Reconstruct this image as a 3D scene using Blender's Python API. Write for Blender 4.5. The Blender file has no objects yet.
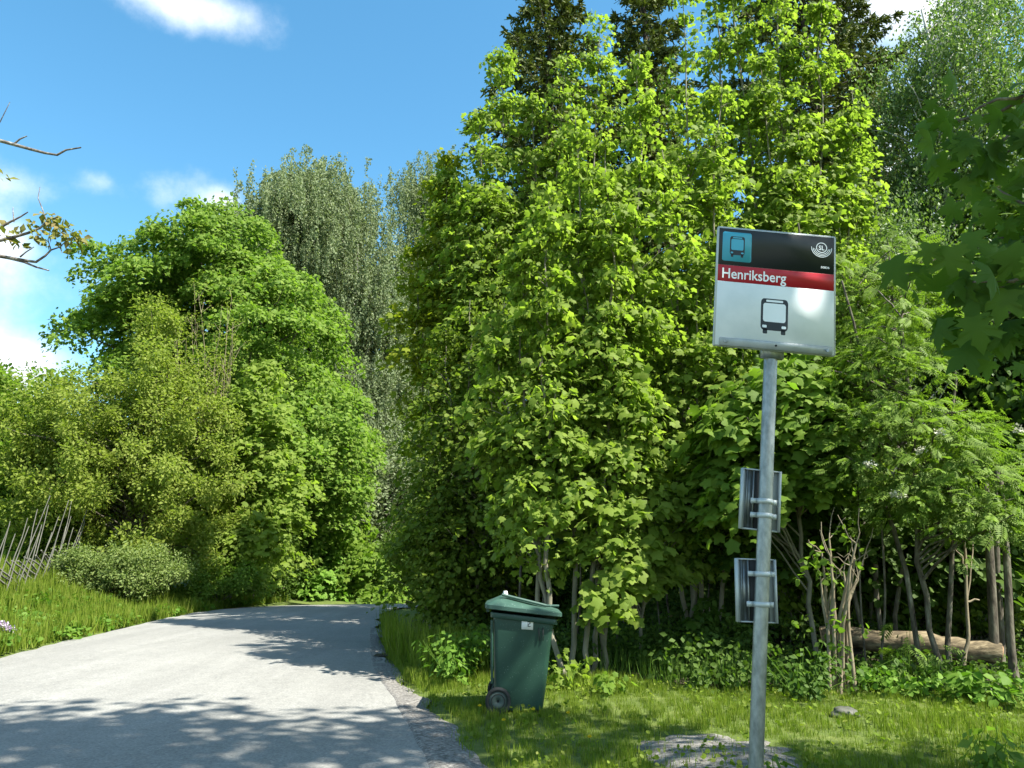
import bpy, bmesh, math, random
import numpy as np
from mathutils import Vector, Matrix

R = np.random.default_rng(11)
random.seed(5)
sc = bpy.context.scene
COL = sc.collection

# ------------------------------------------------------------------ camera model
F = 770.0
H = 1.3
PITCH = math.atan(176 / F)
CP, SP = math.cos(PITCH), math.sin(PITCH)


def ray(x, y):
    u, v = x - 512.0, 384.0 - y
    return u, F * CP - v * SP, F * SP + v * CP


def P(x, y, Y):
    a, b, c = ray(x, y)
    return np.array([a / b * Y, Y, H + c / b * Y])


def G(x, y, z=0.0):
    a, b, c = ray(x, y)
    t = (z - H) / c
    return np.array([a * t, b * t, z])


def proj(p):
    """picture position of points (N,3) - only used to keep one tree's growth away from the lens"""
    p = np.atleast_2d(p)
    d = p[:, 1] * CP + (p[:, 2] - H) * SP
    v = -p[:, 1] * SP + (p[:, 2] - H) * CP
    d = np.where(d < 0.05, 0.05, d)
    return 512 + F * p[:, 0] / d, 384 - F * v / d, d


# ------------------------------------------------------------------ object helpers
def tag(o, label=None, cat=None, group=None, kind=None):
    if label: o['label'] = label
    if cat: o['category'] = cat
    if group: o['group'] = group
    if kind: o['kind'] = kind
    return o


def thing(name, label, cat, loc, group=None, kind=None):
    o = bpy.data.objects.new(name, None)
    o.empty_display_size = 0.2
    o.location = Vector([float(c) for c in loc])
    COL.objects.link(o)
    return tag(o, label, cat, group, kind)


def root_loc(parent):
    v = Vector((0, 0, 0))
    while parent is not None:
        v += parent.location
        parent = parent.parent
    return v


def link(name, me, mat, parent=None, smooth=False):
    if mat is not None:
        for m in (mat if isinstance(mat, (list, tuple)) else [mat]):
            me.materials.append(m)
    o = bpy.data.objects.new(name, me)
    COL.objects.link(o)
    if parent is not None:
        o.parent = parent
        off = root_loc(parent)
        if off.length > 0:
            me.transform(Matrix.Translation(-off))
    if smooth:
        me.polygons.foreach_set('use_smooth', np.ones(len(me.polygons), bool))
    me.update()
    return o


class MB:
    """collects numpy pieces in world coordinates and links them as one mesh"""
    def __init__(self):
        self.v, self.f, self.n = [], [], 0

    def add(self, verts, faces):
        verts = np.asarray(verts, float)
        faces = np.asarray(faces, np.int64)
        self.v.append(verts)
        self.f.append(faces + self.n)
        self.n += len(verts)

    def mesh(self, name):
        me = bpy.data.meshes.new(name)
        v = np.concatenate(self.v)
        me.vertices.add(len(v))
        me.vertices.foreach_set('co', v.astype(np.float32).ravel())
        idx = np.concatenate([f.ravel() for f in self.f]).astype(np.int32)
        tot = np.concatenate([np.full(len(f), f.shape[1]) for f in self.f])
        st = np.concatenate([[0], np.cumsum(tot)[:-1]]).astype(np.int32)
        me.loops.add(len(idx))
        me.loops.foreach_set('vertex_index', idx)
        me.polygons.add(len(tot))
        me.polygons.foreach_set('loop_start', st)
        me.update(calc_edges=True)
        return me

    def build(self, name, mat, parent=None, smooth=False):
        return link(name, self.mesh(name), mat, parent, smooth)

    # -- shapes
    def tube(self, pts, rad, sides=6, cap=False):
        pts = np.asarray(pts, float)
        n = len(pts)
        rad = np.full(n, rad, float) if np.isscalar(rad) else np.asarray(rad, float)
        t = np.gradient(pts, axis=0)
        t /= np.linalg.norm(t, axis=1)[:, None] + 1e-9
        ref = np.array([1.0, 0, 0]) if abs(t[0][0]) < 0.8 else np.array([0, 1.0, 0])
        a = np.cross(t, ref)
        a /= np.linalg.norm(a, axis=1)[:, None] + 1e-9
        b = np.cross(t, a)
        th = np.linspace(0, 2 * math.pi, sides, endpoint=False)
        ring = (np.cos(th)[None, :, None] * a[:, None, :] + np.sin(th)[None, :, None] * b[:, None, :]) * rad[:, None, None] + pts[:, None, :]
        i = np.arange(n - 1)[:, None] * sides
        j = np.arange(sides)[None, :]
        k = (j + 1) % sides
        fa = np.stack([i + j, i + k, i + sides + k, i + sides + j], -1).reshape(-1, 4)
        self.add(ring.reshape(-1, 3), fa)
        if cap:
            for s in (0, n - 1):
                self.add(np.vstack([ring[s], pts[s]]), [[q, (q + 1) % sides, sides] for q in range(sides)])

    def box(self, c, ax, size):
        c = np.asarray(c, float)
        v = []
        for sx in (-.5, .5):
            for sy in (-.5, .5):
                for sz in (-.5, .5):
                    v.append(c + ax[0] * sx * size[0] + ax[1] * sy * size[1] + ax[2] * sz * size[2])
        self.add(v, [[0, 1, 3, 2], [4, 6, 7, 5], [0, 4, 5, 1], [2, 3, 7, 6], [0, 2, 6, 4], [1, 5, 7, 3]])

    def leaves(self, T, pos, tip, nrm, size):
        """stamp leaf template T=(verts, faces) at each position"""
        tv, tf = T
        tip = tip / (np.linalg.norm(tip, axis=1)[:, None] + 1e-9)
        x = np.cross(tip, nrm)
        x /= np.linalg.norm(x, axis=1)[:, None] + 1e-9
        n = np.cross(x, tip)
        size = np.broadcast_to(size, (len(pos),))
        V = (x[:, None, :] * tv[None, :, 0:1] + tip[:, None, :] * tv[None, :, 1:2] + n[:, None, :] * tv[None, :, 2:3]) * size[:, None, None] + pos[:, None, :]
        Fc = tf[None] + (np.arange(len(pos)) * len(tv))[:, None, None]
        self.add(V.reshape(-1, 3), Fc.reshape(-1, tf.shape[1]))


def A(*l): return np.array(l, float)


def unit(v):
    return v / (np.linalg.norm(v, axis=-1, keepdims=True) + 1e-9)


# leaf templates: x across, y to the tip, z out of the blade
def fan(outline, c=(0, 0.35), zt=-0.10, zc=0.03):
    v = [(c[0], c[1], zc)] + [(x, y, zt * (x * x + max(0, y - .3) ** 2) * 2) for x, y in outline]
    n = len(outline)
    return A(*v), np.array([[0, 1 + i, 1 + (i + 1) % n] for i in range(n)])


def mirror(half):
    return half + [(-x, y) for x, y in reversed(half) if abs(x) > 1e-6]


MAPLE = fan(mirror([(0, 0), (0.40, 0.02), (0.40, 0.24), (0.60, 0.50), (0.46, 0.60), (0.27, 0.64), (0.20, 0.84), (0, 1.0)]), zt=-.16, zc=.04)
MAPLE_SMALL = fan(mirror([(0, 0), (0.42, 0.1), (0.50, 0.62), (0.16, 0.62), (0, 1.0)]))
MAPLE_BIG = fan(mirror([(0, 0), (0.16, -0.05), (0.42, -0.06), (0.36, 0.05), (0.50, 0.10), (0.33, 0.22), (0.28, 0.30),
                        (0.45, 0.36), (0.47, 0.47), (0.68, 0.56), (0.52, 0.62), (0.50, 0.72), (0.36, 0.64), (0.18, 0.58),
                        (0.24, 0.74), (0.15, 0.80), (0.10, 0.90), (0, 1.06)]), zt=-0.24, zc=0.07)
OVATE = (A((0, 0, 0), (0.30, 0.45, 0.07), (0, 1, -0.05), (-0.30, 0.45, 0.07)), np.array([[0, 1, 2], [0, 2, 3]]))
ROUND = (A((0, 0, 0), (0.38, 0.3, 0.08), (0.32, 0.72, 0.05), (0, 1, -0.03), (-0.32, 0.72, 0.05), (-0.38, 0.3, 0.08)),
         np.array([[0, 1, 2], [0, 2, 3], [0, 3, 4], [0, 4, 5]]))
QUAD = (A((-0.16, 0, 0), (0.16, 0, 0.02), (0.10, 1, -.04), (-0.10, 1, -.02)), np.array([[0, 1, 2, 3]]))


def pinnate():
    v, f = [], []
    def lf(x, y, dx, dy):
        L = math.hypot(dx, dy); ux, uy = dx / L, dy / L
        b = len(v)
        v.extend([(x, y, 0), (x + dx * .45 - uy * .05, y + dy * .45 + ux * .05, .02), (x + dx, y + dy, -.06), (x + dx * .45 + uy * .05, y + dy * .45 - ux * .05, .02)])
        f.append([b, b + 1, b + 2, b + 3])
    for i in range(6):
        y = 0.2 + i * 0.115
        s = 0.30 - abs(i - 2.5) * 0.025
        lf(0, y, s, 0.13); lf(0, y, -s, 0.13)
    lf(0, 0.88, 0.001, 0.25)
    b = len(v)
    v.extend([(-.008, 0, 0), (.008, 0, 0), (.006, .9, 0), (-.006, .9, 0)]); f.append([b, b + 1, b + 2, b + 3])
    return A(*v), np.array(f)


PINNATE = pinnate()


# ------------------------------------------------------------------ materials
def new_mat(name):
    m = bpy.data.materials.new(name)
    m.use_nodes = True
    nt = m.node_tree
    nt.nodes.clear()
    out = nt.nodes.new('ShaderNodeOutputMaterial')
    return m, nt, out


def ramp(nt, fac, stops, interp='LINEAR'):
    r = nt.nodes.new('ShaderNodeValToRGB')
    r.color_ramp.interpolation = interp
    e = r.color_ramp.elements
    while len(e) > 1: e.remove(e[-1])
    e[0].position = stops[0][0]; e[0].color = (*stops[0][1], 1)
    for p, c in stops[1:]:
        q = e.new(p); q.color = (*c, 1)
    nt.links.new(fac, r.inputs[0])
    return r.outputs[0]


def leaf_mat(name, cols, trans=0.42, tcol=(1.25, 1.45, 0.55), rough=0.6, spec=0.16):
    m, nt, out = new_mat(name)
    geo = nt.nodes.new('ShaderNodeNewGeometry')
    n = len(cols)
    c = ramp(nt, geo.outputs['Random Per Island'], [(i / max(1, n - 1), k) for i, k in enumerate(cols)])
    p = nt.nodes.new('ShaderNodeBsdfPrincipled')
    nt.links.new(c, p.inputs['Base Color'])
    p.inputs['Roughness'].default_value = rough
    p.inputs['Specular IOR Level'].default_value = spec
    t = nt.nodes.new('ShaderNodeBsdfTranslucent')
    mul = nt.nodes.new('ShaderNodeMix'); mul.data_type = 'RGBA'; mul.blend_type = 'MULTIPLY'
    mul.inputs[0].default_value = 1.0
    nt.links.new(c, mul.inputs[6]); mul.inputs[7].default_value = (*tcol, 1)
    nt.links.new(mul.outputs[2], t.inputs[0])
    mx = nt.nodes.new('ShaderNodeMixShader'); mx.inputs[0].default_value = trans
    nt.links.new(p.outputs[0], mx.inputs[1]); nt.links.new(t.outputs[0], mx.inputs[2])
    nt.links.new(mx.outputs[0], out.inputs[0])
    return m


def coords(nt, scale=(1, 1, 1)):
    tc = nt.nodes.new('ShaderNodeTexCoord')
    mp = nt.nodes.new('ShaderNodeMapping'); mp.inputs['Scale'].default_value = scale
    nt.links.new(tc.outputs['Object'], mp.inputs[0])
    return mp.outputs[0]


def noise(nt, vec, scale, detail=6, rough=0.6, out='Fac'):
    n = nt.nodes.new('ShaderNodeTexNoise')
    n.inputs['Scale'].default_value = scale; n.inputs['Detail'].default_value = detail; n.inputs['Roughness'].default_value = rough
    nt.links.new(vec, n.inputs['Vector'])
    return n.outputs[out]


def mixc(nt, fac, a, b, mode='MIX'):
    m = nt.nodes.new('ShaderNodeMix'); m.data_type = 'RGBA'; m.blend_type = mode
    for s, val in ((0, fac), (6, a), (7, b)):
        if hasattr(val, 'links'): nt.links.new(val, m.inputs[s])
        else: m.inputs[s].default_value = val if s == 0 else (*val, 1)
    return m.outputs[2]


def bump(nt, h, strength, dist):
    b = nt.nodes.new('ShaderNodeBump'); b.inputs['Strength'].default_value = strength; b.inputs['Distance'].default_value = dist
    nt.links.new(h, b.inputs['Height'])
    return b.outputs[0]


def surf_mat(name, stops, scale=4, detail=6, rough=0.8, spec=0.3, metal=0.0, stretch=(1, 1, 1), bmp=0.0, bdist=0.01, bscale=None, speck=None):
    m, nt, out = new_mat(name)
    v = coords(nt, stretch)
    c = ramp(nt, noise(nt, v, scale, detail), stops)
    if speck:
        thr, sscale, scol = speck
        f = ramp(nt, noise(nt, v, sscale, 2, 0.5), [(thr, (0, 0, 0)), (thr + .04, (1, 1, 1))])
        c = mixc(nt, f, c, scol)
    p = nt.nodes.new('ShaderNodeBsdfPrincipled')
    nt.links.new(c, p.inputs['Base Color'])
    p.inputs['Roughness'].default_value = rough; p.inputs['Metallic'].default_value = metal
    p.inputs['Specular IOR Level'].default_value = spec
    if bmp:
        nt.links.new(bump(nt, noise(nt, v, bscale or scale * 2, 4), bmp, bdist), p.inputs['Normal'])
    nt.links.new(p.outputs[0], out.inputs[0])
    return m


M = {}
# leaves: (darker .. lighter) reflectances
M['maple_lime'] = leaf_mat('maple_lime_leaf', [(.110, .170, .022), (.165, .235, .034), (.220, .292, .052), (.135, .200, .028)], trans=.52, tcol=(1.48, 1.65, .78))
M['maple_fresh'] = leaf_mat('maple_fresh_leaf', [(.090, .160, .020), (.130, .210, .026), (.175, .255, .036)], trans=.50, tcol=(1.35, 1.55, .7))
M['maple_gold'] = leaf_mat('maple_gold_leaf', [(.130, .185, .012), (.185, .230, .016), (.225, .250, .022)], trans=.50, tcol=(1.4, 1.5, .6))
M['maple_green'] = leaf_mat('maple_green_leaf', [(.090, .165, .020), (.140, .225, .030), (.190, .270, .044)], trans=.44, tcol=(1.3, 1.5, .7))
M['maple_dark'] = leaf_mat('maple_dark_leaf', [(.040, .085, .010), (.055, .108, .012), (.075, .135, .015)], trans=.34, spec=.2)  # darker maple copy, also paints shade into understorey leaves
M['birch'] = leaf_mat('birch_leaf', [(.130, .175, .080), (.180, .225, .110), (.225, .265, .145)], trans=.36, tcol=(1.15, 1.25, .7))
M['birch_light'] = leaf_mat('birch_light_leaf', [(.085, .150, .035), (.130, .200, .055), (.170, .235, .080)], trans=.40, spec=.3, rough=.5)
M['hawthorn'] = leaf_mat('hawthorn_leaf', [(.134, .188, .026), (.188, .240, .036), (.232, .276, .054), (.150, .208, .030)], trans=.46, tcol=(1.3, 1.45, .7))
M['hedge'] = leaf_mat('hedge_leaf', [(.100, .150, .036), (.145, .195, .052), (.175, .220, .062)], trans=.34, spec=.2)
M['bush_bright'] = leaf_mat('bush_bright_leaf', [(.085, .180, .020), (.130, .240, .030), (.170, .280, .045)], trans=.40)
M['rowan'] = leaf_mat('rowan_leaf', [(.090, .155, .020), (.130, .205, .030), (.170, .250, .042)], trans=.38)
M['hornbeam'] = leaf_mat('hornbeam_leaf', [(.080, .130, .014), (.115, .170, .020), (.150, .205, .026)], trans=.46, tcol=(1.35, 1.5, .7))
M['wood_dark'] = leaf_mat('wood_dark_leaf', [(.045, .085, .012), (.065, .115, .018), (.090, .150, .024)], trans=.38)  # darker leaf copy, puts the shade of the wood interior into the colour
M['spruce'] = leaf_mat('spruce_needle', [(.050, .070, .018), (.080, .105, .026), (.115, .135, .038)], trans=.12, spec=.2)
M['spruce_tip'] = leaf_mat('spruce_tip', [(.080, .100, .022), (.110, .130, .030)], trans=.15)
M['grass'] = leaf_mat('grass_blade', [(.085, .140, .012), (.125, .185, .016), (.165, .225, .026), (.20, .230, .045)], trans=.42)
M['grass_dark'] = leaf_mat('grass_dark_blade', [(.050, .105, .016), (.075, .140, .022), (.100, .170, .028)], trans=.34)  # darker copy of the blade colours, wood edge shade painted in
M['weed'] = leaf_mat('weed_leaf', [(.070, .150, .016), (.105, .200, .024), (.140, .230, .034)], trans=.38)
M['bark'] = surf_mat('grey_brown_bark', [(.34, (.03, .024, .017)), (.47, (.085, .072, .052)), (.58, (.13, .12, .085)), (.70, (.24, .225, .18))], 16, stretch=(1, 1, .3), bmp=.8, rough=.9)
M['bark_pale'] = surf_mat('pale_sapling_bark', [(.3, (.13, .105, .065)), (.6, (.24, .20, .13)), (.8, (.36, .31, .22))], 14, stretch=(1, 1, .3), bmp=.4, rough=.85)
M['bark_maple'] = surf_mat('maple_bark', [(.3, (.10, .095, .065)), (.6, (.19, .175, .125)), (.8, (.27, .25, .19))], 12, stretch=(1, 1, .35), bmp=.4, rough=.85)
M['bark_dark'] = surf_mat('dark_bark', [(.3, (.03, .024, .018)), (.7, (.08, .065, .05))], 8, stretch=(1, 1, .3), bmp=.5, rough=.9)
M['bark_birch'] = surf_mat('birch_bark', [(.3, (.06, .055, .05)), (.42, (.45, .43, .39)), (.8, (.58, .56, .51))], 5, stretch=(1, 1, 1.8), bmp=.2, rough=.8)
M['lichen_twig'] = surf_mat('lichen_twig_bark', [(.35, (.05, .04, .035)), (.55, (.16, .14, .12)), (.7, (.36, .36, .32))], 14, rough=.9)
M['log'] = surf_mat('log_bark', [(.30, (.03, .024, .014)), (.46, (.095, .074, .042)), (.58, (.18, .142, .082)), (.72, (.29, .24, .15))], 9, stretch=(.35, 2.2, 2.2), bmp=.7, bdist=.012, rough=.9)
M['log_end'] = surf_mat('cut_wood', [(.3, (.30, .17, .09)), (.7, (.44, .28, .16))], 8, rough=.85)
M['stake'] = surf_mat('grey_weathered_stake', [(.3, (.10, .098, .080)), (.7, (.20, .195, .165))], 12, stretch=(1, 1, .2), rough=.9)
M['stone'] = surf_mat('mossy_stone', [(.35, (.035, .045, .02)), (.55, (.09, .09, .075)), (.8, (.17, .165, .15))], 5, bmp=.5, rough=.9)
M['galv'] = surf_mat('galvanised_steel', [(.3, (.15, .17, .165)), (.5, (.25, .275, .27)), (.62, (.31, .335, .33)), (.8, (.40, .425, .42))], 30, detail=6, rough=.42, metal=.75, stretch=(1, 1, .5))
M['alu'] = surf_mat('matt_aluminium', [(.3, (.44, .48, .47)), (.7, (.52, .56, .55))], 4, detail=3, rough=.5, metal=.35)
M['rail'] = surf_mat('sign_rail_metal', [(.3, (.33, .36, .36)), (.7, (.46, .49, .49))], 12, rough=.5, metal=.4, bmp=.05)
M['slot_dark'] = surf_mat('dark_recess', [(.3, (.02, .022, .022)), (.7, (.04, .042, .042))], 10)  # near-black stands in for the shade inside slots and grooves
M['s_white'] = surf_mat('sign_white_film', [(.3, (.66, .72, .73)), (.5, (.74, .79, .80)), (.7, (.78, .82, .83))], 6, rough=.38, spec=.4)
M['s_black'] = surf_mat('sign_black_film', [(.3, (.012, .016, .017)), (.7, (.017, .022, .023))], 3, rough=.4, spec=.4)
M['s_red'] = surf_mat('sign_red_film', [(.3, (.40, .012, .022)), (.7, (.46, .016, .028))], 3, rough=.4, spec=.4)
M['s_blue'] = surf_mat('sign_blue_film', [(.3, (.055, .34, .47)), (.7, (.065, .38, .52))], 3, rough=.4, spec=.4)
M['s_text'] = surf_mat('sign_white_lettering', [(.3, (.80, .83, .83)), (.7, (.86, .88, .88))], 3, rough=.4)
M['bin'] = surf_mat('bin_green_plastic', [(.3, (.010, .042, .026)), (.7, (.016, .055, .036))], 3.5, rough=.48, spec=.45, bmp=.04, speck=(.69, 95, (.12, .17, .14)))
M['bin_lid'] = surf_mat('bin_lid_plastic', [(.3, (.024, .066, .048)), (.7, (.048, .098, .075))], 5, rough=.5, spec=.45, bmp=.05, speck=(.70, 60, (.25, .32, .28)))
M['rubber'] = surf_mat('black_rubber', [(.3, (.018, .019, .018)), (.7, (.034, .036, .034))], 20, rough=.8)
M['hub'] = surf_mat('grey_green_hub', [(.3, (.045, .065, .055)), (.7, (.075, .10, .085))], 10, rough=.6)
M['sticker'] = surf_mat('sticker_white', [(.3, (.72, .72, .70)), (.7, (.80, .80, .78))], 8, rough=.5)
M['ink'] = surf_mat('sticker_ink', [(.3, (.02, .02, .02)), (.7, (.03, .03, .03))], 8, rough=.6)
M['petal_y'] = leaf_mat('dandelion_petal', [(.60, .46, .02), (.72, .56, .03)], trans=.2, tcol=(1, 1, .6))
M['petal_w'] = leaf_mat('white_blossom', [(.46, .46, .34), (.60, .60, .48)], trans=.2, tcol=(1, 1, 1))
M['lilac'] = leaf_mat('lilac_floret', [(.34, .26, .40), (.46, .36, .50), (.56, .48, .58)], trans=.2, tcol=(1, 1, 1))


def road_mat():
    m, nt, out = new_mat('old_grey_asphalt')
    v = coords(nt)
    big = noise(nt, v, .35, 4, .55)
    c = ramp(nt, big, [(.3, (.238, .236, .216)), (.5, (.270, .267, .246)), (.7, (.308, .304, .280))])
    # wheel tracks and streaks run along the road (mostly y)
    vs = coords(nt, (1.5, .12, 1))
    st = noise(nt, vs, 1.6, 5, .6)
    c = mixc(nt, .55, c, ramp(nt, st, [(.3, (.62, .62, .62)), (.55, (.80, .80, .80)), (.75, (1, 1, 1))]), 'MULTIPLY')
    sp = noise(nt, v, 48, 4, .75)
    c = mixc(nt, .85, c, ramp(nt, sp, [(.22, (.25, .25, .26)), (.42, (.80, .80, .80)), (.60, (1.1, 1.1, 1.08)), (.74, (1.9, 1.88, 1.8))]), 'MULTIPLY')
    mid = noise(nt, v, 9, 5, .7)
    c = mixc(nt, .6, c, ramp(nt, mid, [(.3, (.78, .78, .78)), (.6, (1.05, 1.05, 1.04))]), 'MULTIPLY')
    # fine wandering cracks
    wv = nt.nodes.new('ShaderNodeVectorMath'); wv.operation = 'ADD'
    wn = nt.nodes.new('ShaderNodeTexNoise'); wn.inputs['Scale'].default_value = 1.3; wn.inputs['Detail'].default_value = 5
    nt.links.new(v, wn.inputs['Vector']); nt.links.new(v, wv.inputs[0]); nt.links.new(wn.outputs['Color'], wv.inputs[1])
    vo = nt.nodes.new('ShaderNodeTexVoronoi'); vo.feature = 'DISTANCE_TO_EDGE'; vo.inputs['Scale'].default_value = .42
    nt.links.new(wv.outputs[0], vo.inputs['Vector'])
    cr = ramp(nt, vo.outputs['Distance'], [(0, (.50, .50, .50)), (.004, (.62, .62, .62)), (.009, (1, 1, 1))])
    gate = ramp(nt, noise(nt, v, .5, 3), [(.56, (0, 0, 0)), (.68, (.7, .7, .7))])
    c = mixc(nt, gate, c, mixc(nt, 1.0, c, cr, 'MULTIPLY'))
    # darker repaired scuffs
    sc_ = noise(nt, coords(nt, (.8, 2.2, 1)), 1.15, 7, .68)
    f = ramp(nt, sc_, [(.66, (0, 0, 0)), (.72, (1, 1, 1))])
    c = mixc(nt, f, c, mixc(nt, 1.0, c, (.62, .62, .63), 'MULTIPLY'))
    p = nt.nodes.new('ShaderNodeBsdfPrincipled')
    nt.links.new(c, p.inputs['Base Color'])
    p.inputs['Roughness'].default_value = .85; p.inputs['Specular IOR Level'].default_value = .25
    nt.links.new(bump(nt, sp, .55, .008), p.inputs['Normal'])
    nt.links.new(p.outputs[0], out.inputs[0])
    return m


M['road'] = road_mat()
M['gravel'] = surf_mat('road_gravel', [(.28, (.05, .047, .042)), (.45, (.14, .132, .118)), (.6, (.23, .218, .197)), (.75, (.42, .40, .36))], 34, detail=5, rough=.95, bmp=.9, bdist=.02, bscale=45)
M['gravel_pale'] = surf_mat('pale_gravel', [(.28, (.05, .046, .038)), (.42, (.12, .112, .095)), (.58, (.20, .19, .168)), (.74, (.36, .34, .30))], 22, detail=5, rough=.95, bmp=.9, bdist=.02, bscale=40)
M['soil'] = surf_mat('forest_litter', [(.3, (.022, .018, .010)), (.55, (.055, .044, .024)), (.75, (.10, .080, .045))], 7, detail=8, rough=.95, bmp=.8, bdist=.05)
M['turf'] = surf_mat('turf_soil', [(.3, (.055, .080, .014)), (.5, (.085, .120, .020)), (.72, (.12, .145, .032))], 3.5, detail=8, rough=.95, bmp=.8, bdist=.04, bscale=20)

# ------------------------------------------------------------------ terrain
RIGHT_EDGE = [A(.9, -12, 0), A(.35, -4, 0), A(-.05, 1.5, 0)] + [G(x, y) for x, y in ((440, 768), (402, 700), (386, 668), (379, 645), (377, 630), (379, 615))] + \
             [A(-3.25, 22.6, 0), A(-2.2, 24.0, 0), A(0.0, 25.2, 0), A(5.0, 26.3, 0), A(14, 27.5, 0)]
LEFT_EDGE = [A(-4.3, -12, 0), A(-5.5, -4, 0), A(-6.3, 3.5, 0)] + [G(x, y) for x, y in ((-60, 676), (0, 658), (50, 645), (100, 634), (150, 622), (200, 612))] + \
            [A(-7.6, 23.4, 0), A(-6.3, 26.2, 0), A(-3.5, 28.6, 0), A(3.0, 30.6, 0), A(14, 32.0, 0)]


def smooth_line(pts, n=90):
    pts = np.array(pts)
    d = np.concatenate([[0], np.cumsum(np.linalg.norm(np.diff(pts, axis=0), axis=1))])
    t = np.linspace(0, d[-1], n)
    q = np.stack([np.interp(t, d, pts[:, i]) for i in range(3)], 1)
    for _ in range(4):
        q[1:-1] = (q[:-2] + 2 * q[1:-1] + q[2:]) / 4
    return q


RE = smooth_line(RIGHT_EDGE, 160)
LE = smooth_line(LEFT_EDGE, 160)


def dist_line(x, y, L):
    """unsigned distance to polyline (points treated densely)"""
    x = np.atleast_1d(x); y = np.atleast_1d(y)
    out = np.full(x.shape, 1e9)
    for i in range(len(L) - 1):
        a, b = L[i, :2], L[i + 1, :2]
        ab = b - a
        t = np.clip(((x - a[0]) * ab[0] + (y - a[1]) * ab[1]) / (ab @ ab + 1e-9), 0, 1)
        out = np.minimum(out, np.hypot(x - a[0] - t * ab[0], y - a[1] - t * ab[1]))
    return out


ROADPOLY = np.vstack([RE[:, :2], LE[::-1, :2]])


def in_poly(x, y, poly):
    x = np.atleast_1d(x); y = np.atleast_1d(y)
    c = np.zeros(x.shape, bool)
    n = len(poly)
    j = n - 1
    for i in range(n):
        xi, yi = poly[i]; xj, yj = poly[j]
        if yi != yj:
            c ^= ((yi > y) != (yj > y)) & (x < (xj - xi) * (y - yi) / (yj - yi) + xi)
        j = i
    return c


def sst(a, b, v):
    t = np.clip((v - a) / (b - a), 0, 1)
    return t * t * (3 - 2 * t)


def road_z(y):
    return -.0042 * np.clip(y - 20.5, 0, 18) ** 2


def hz(x, y):
    """ground height"""
    x = np.atleast_1d(np.asarray(x, float)); y = np.atleast_1d(np.asarray(y, float))
    inside = in_poly(x, y, ROADPOLY)
    dl = np.where(inside, 0, dist_line(x, y, LE)); dr = np.where(inside, 0, dist_line(x, y, RE))
    left = (~inside) & (dl < dr)
    right = (~inside) & ~left
    z = road_z(np.clip(y, -50, 30)) * (1 - sst(0.5, 6, np.minimum(dl, dr)))
    z = z + np.where(left, .95 * sst(.2, 4.2, dl) * (1 - .75 * sst(19, 25, y)), 0)
    z = z + np.where(right, .08 * sst(.4, 2.5, dr) + .30 * sst(8.5, 12, y) * sst(1.5, 5, dr), 0)
    bumps = (np.sin(x * 1.9 + 1.3 * np.sin(y * .9)) * np.sin(y * 1.6 + .7)) * .035 + np.sin(x * .5 + 2) * np.sin(y * .43) * .06
    z = z + bumps * sst(.3, 2.0, np.minimum(dl, dr))
    z = np.where(inside, road_z(y), z)
    return z


def ground_sheet():
    xs = np.unique(np.concatenate([[-1500, -500, -200, -100, -60, -40], np.arange(-30, 26, .5), [26, 30, 40, 60, 100, 200, 500, 1500]]))
    ys = np.unique(np.concatenate([[-600, -200, -60, -30, -20], np.arange(-14, 44, .5), [44, 50, 60, 80, 120, 250, 600, 1800]]))
    X, Y = np.meshgrid(xs, ys)
    Z = hz(X.ravel(), Y.ravel())
    ins = in_poly(X.ravel(), Y.ravel(), ROADPOLY)
    d = np.minimum(dist_line(X.ravel(), Y.ravel(), LE), dist_line(X.ravel(), Y.ravel(), RE))
    Z = Z - np.where(ins, .06, .0) - np.where(d < .5, .02, 0)
    nx = len(xs)
    V = np.stack([X.ravel(), Y.ravel(), Z], 1)
    fa = [[j * nx + i, j * nx + i + 1, (j + 1) * nx + i + 1, (j + 1) * nx + i] for j in range(len(ys) - 1) for i in range(nx - 1)]
    b = MB(); b.add(V, fa)
    return b.build('ground', M['turf'], smooth=True)


tag(ground_sheet(), 'grassy ground under the verges, the wood and the road', 'ground', kind='structure')

# road surface: cross sections between both edges, with ragged edges and a slight crown
b = MB()
n = len(RE); k = 14
jr = np.cumsum(R.normal(0, .06, n)); jr -= np.convolve(jr, np.ones(9) / 9, 'same')
rows = []
for i in range(n):
    a_, b_ = RE[i].copy(), LE[i].copy()
    d = (b_ - a_) / np.linalg.norm(b_ - a_)
    a_ = a_ + d * (jr[i]); b_ = b_ - d * jr[(i * 7) % n]
    for t in np.linspace(0, 1, k):
        p = a_ + (b_ - a_) * t
        z = float(road_z(np.array([p[1]]))[0]) + .035 * (1 - (2 * t - 1) ** 2)
        rows.append((p[0], p[1], z + .004))
fa = [[i * k + j, (i + 1) * k + j, (i + 1) * k + j + 1, i * k + j + 1] for i in range(n - 1) for j in range(k - 1)]
b.add(rows, np.array(fa)[:, ::-1])
tag(b.build('road', M['road'], smooth=True), 'narrow pale grey asphalt road bending away to the wood', 'road', kind='structure')


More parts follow.
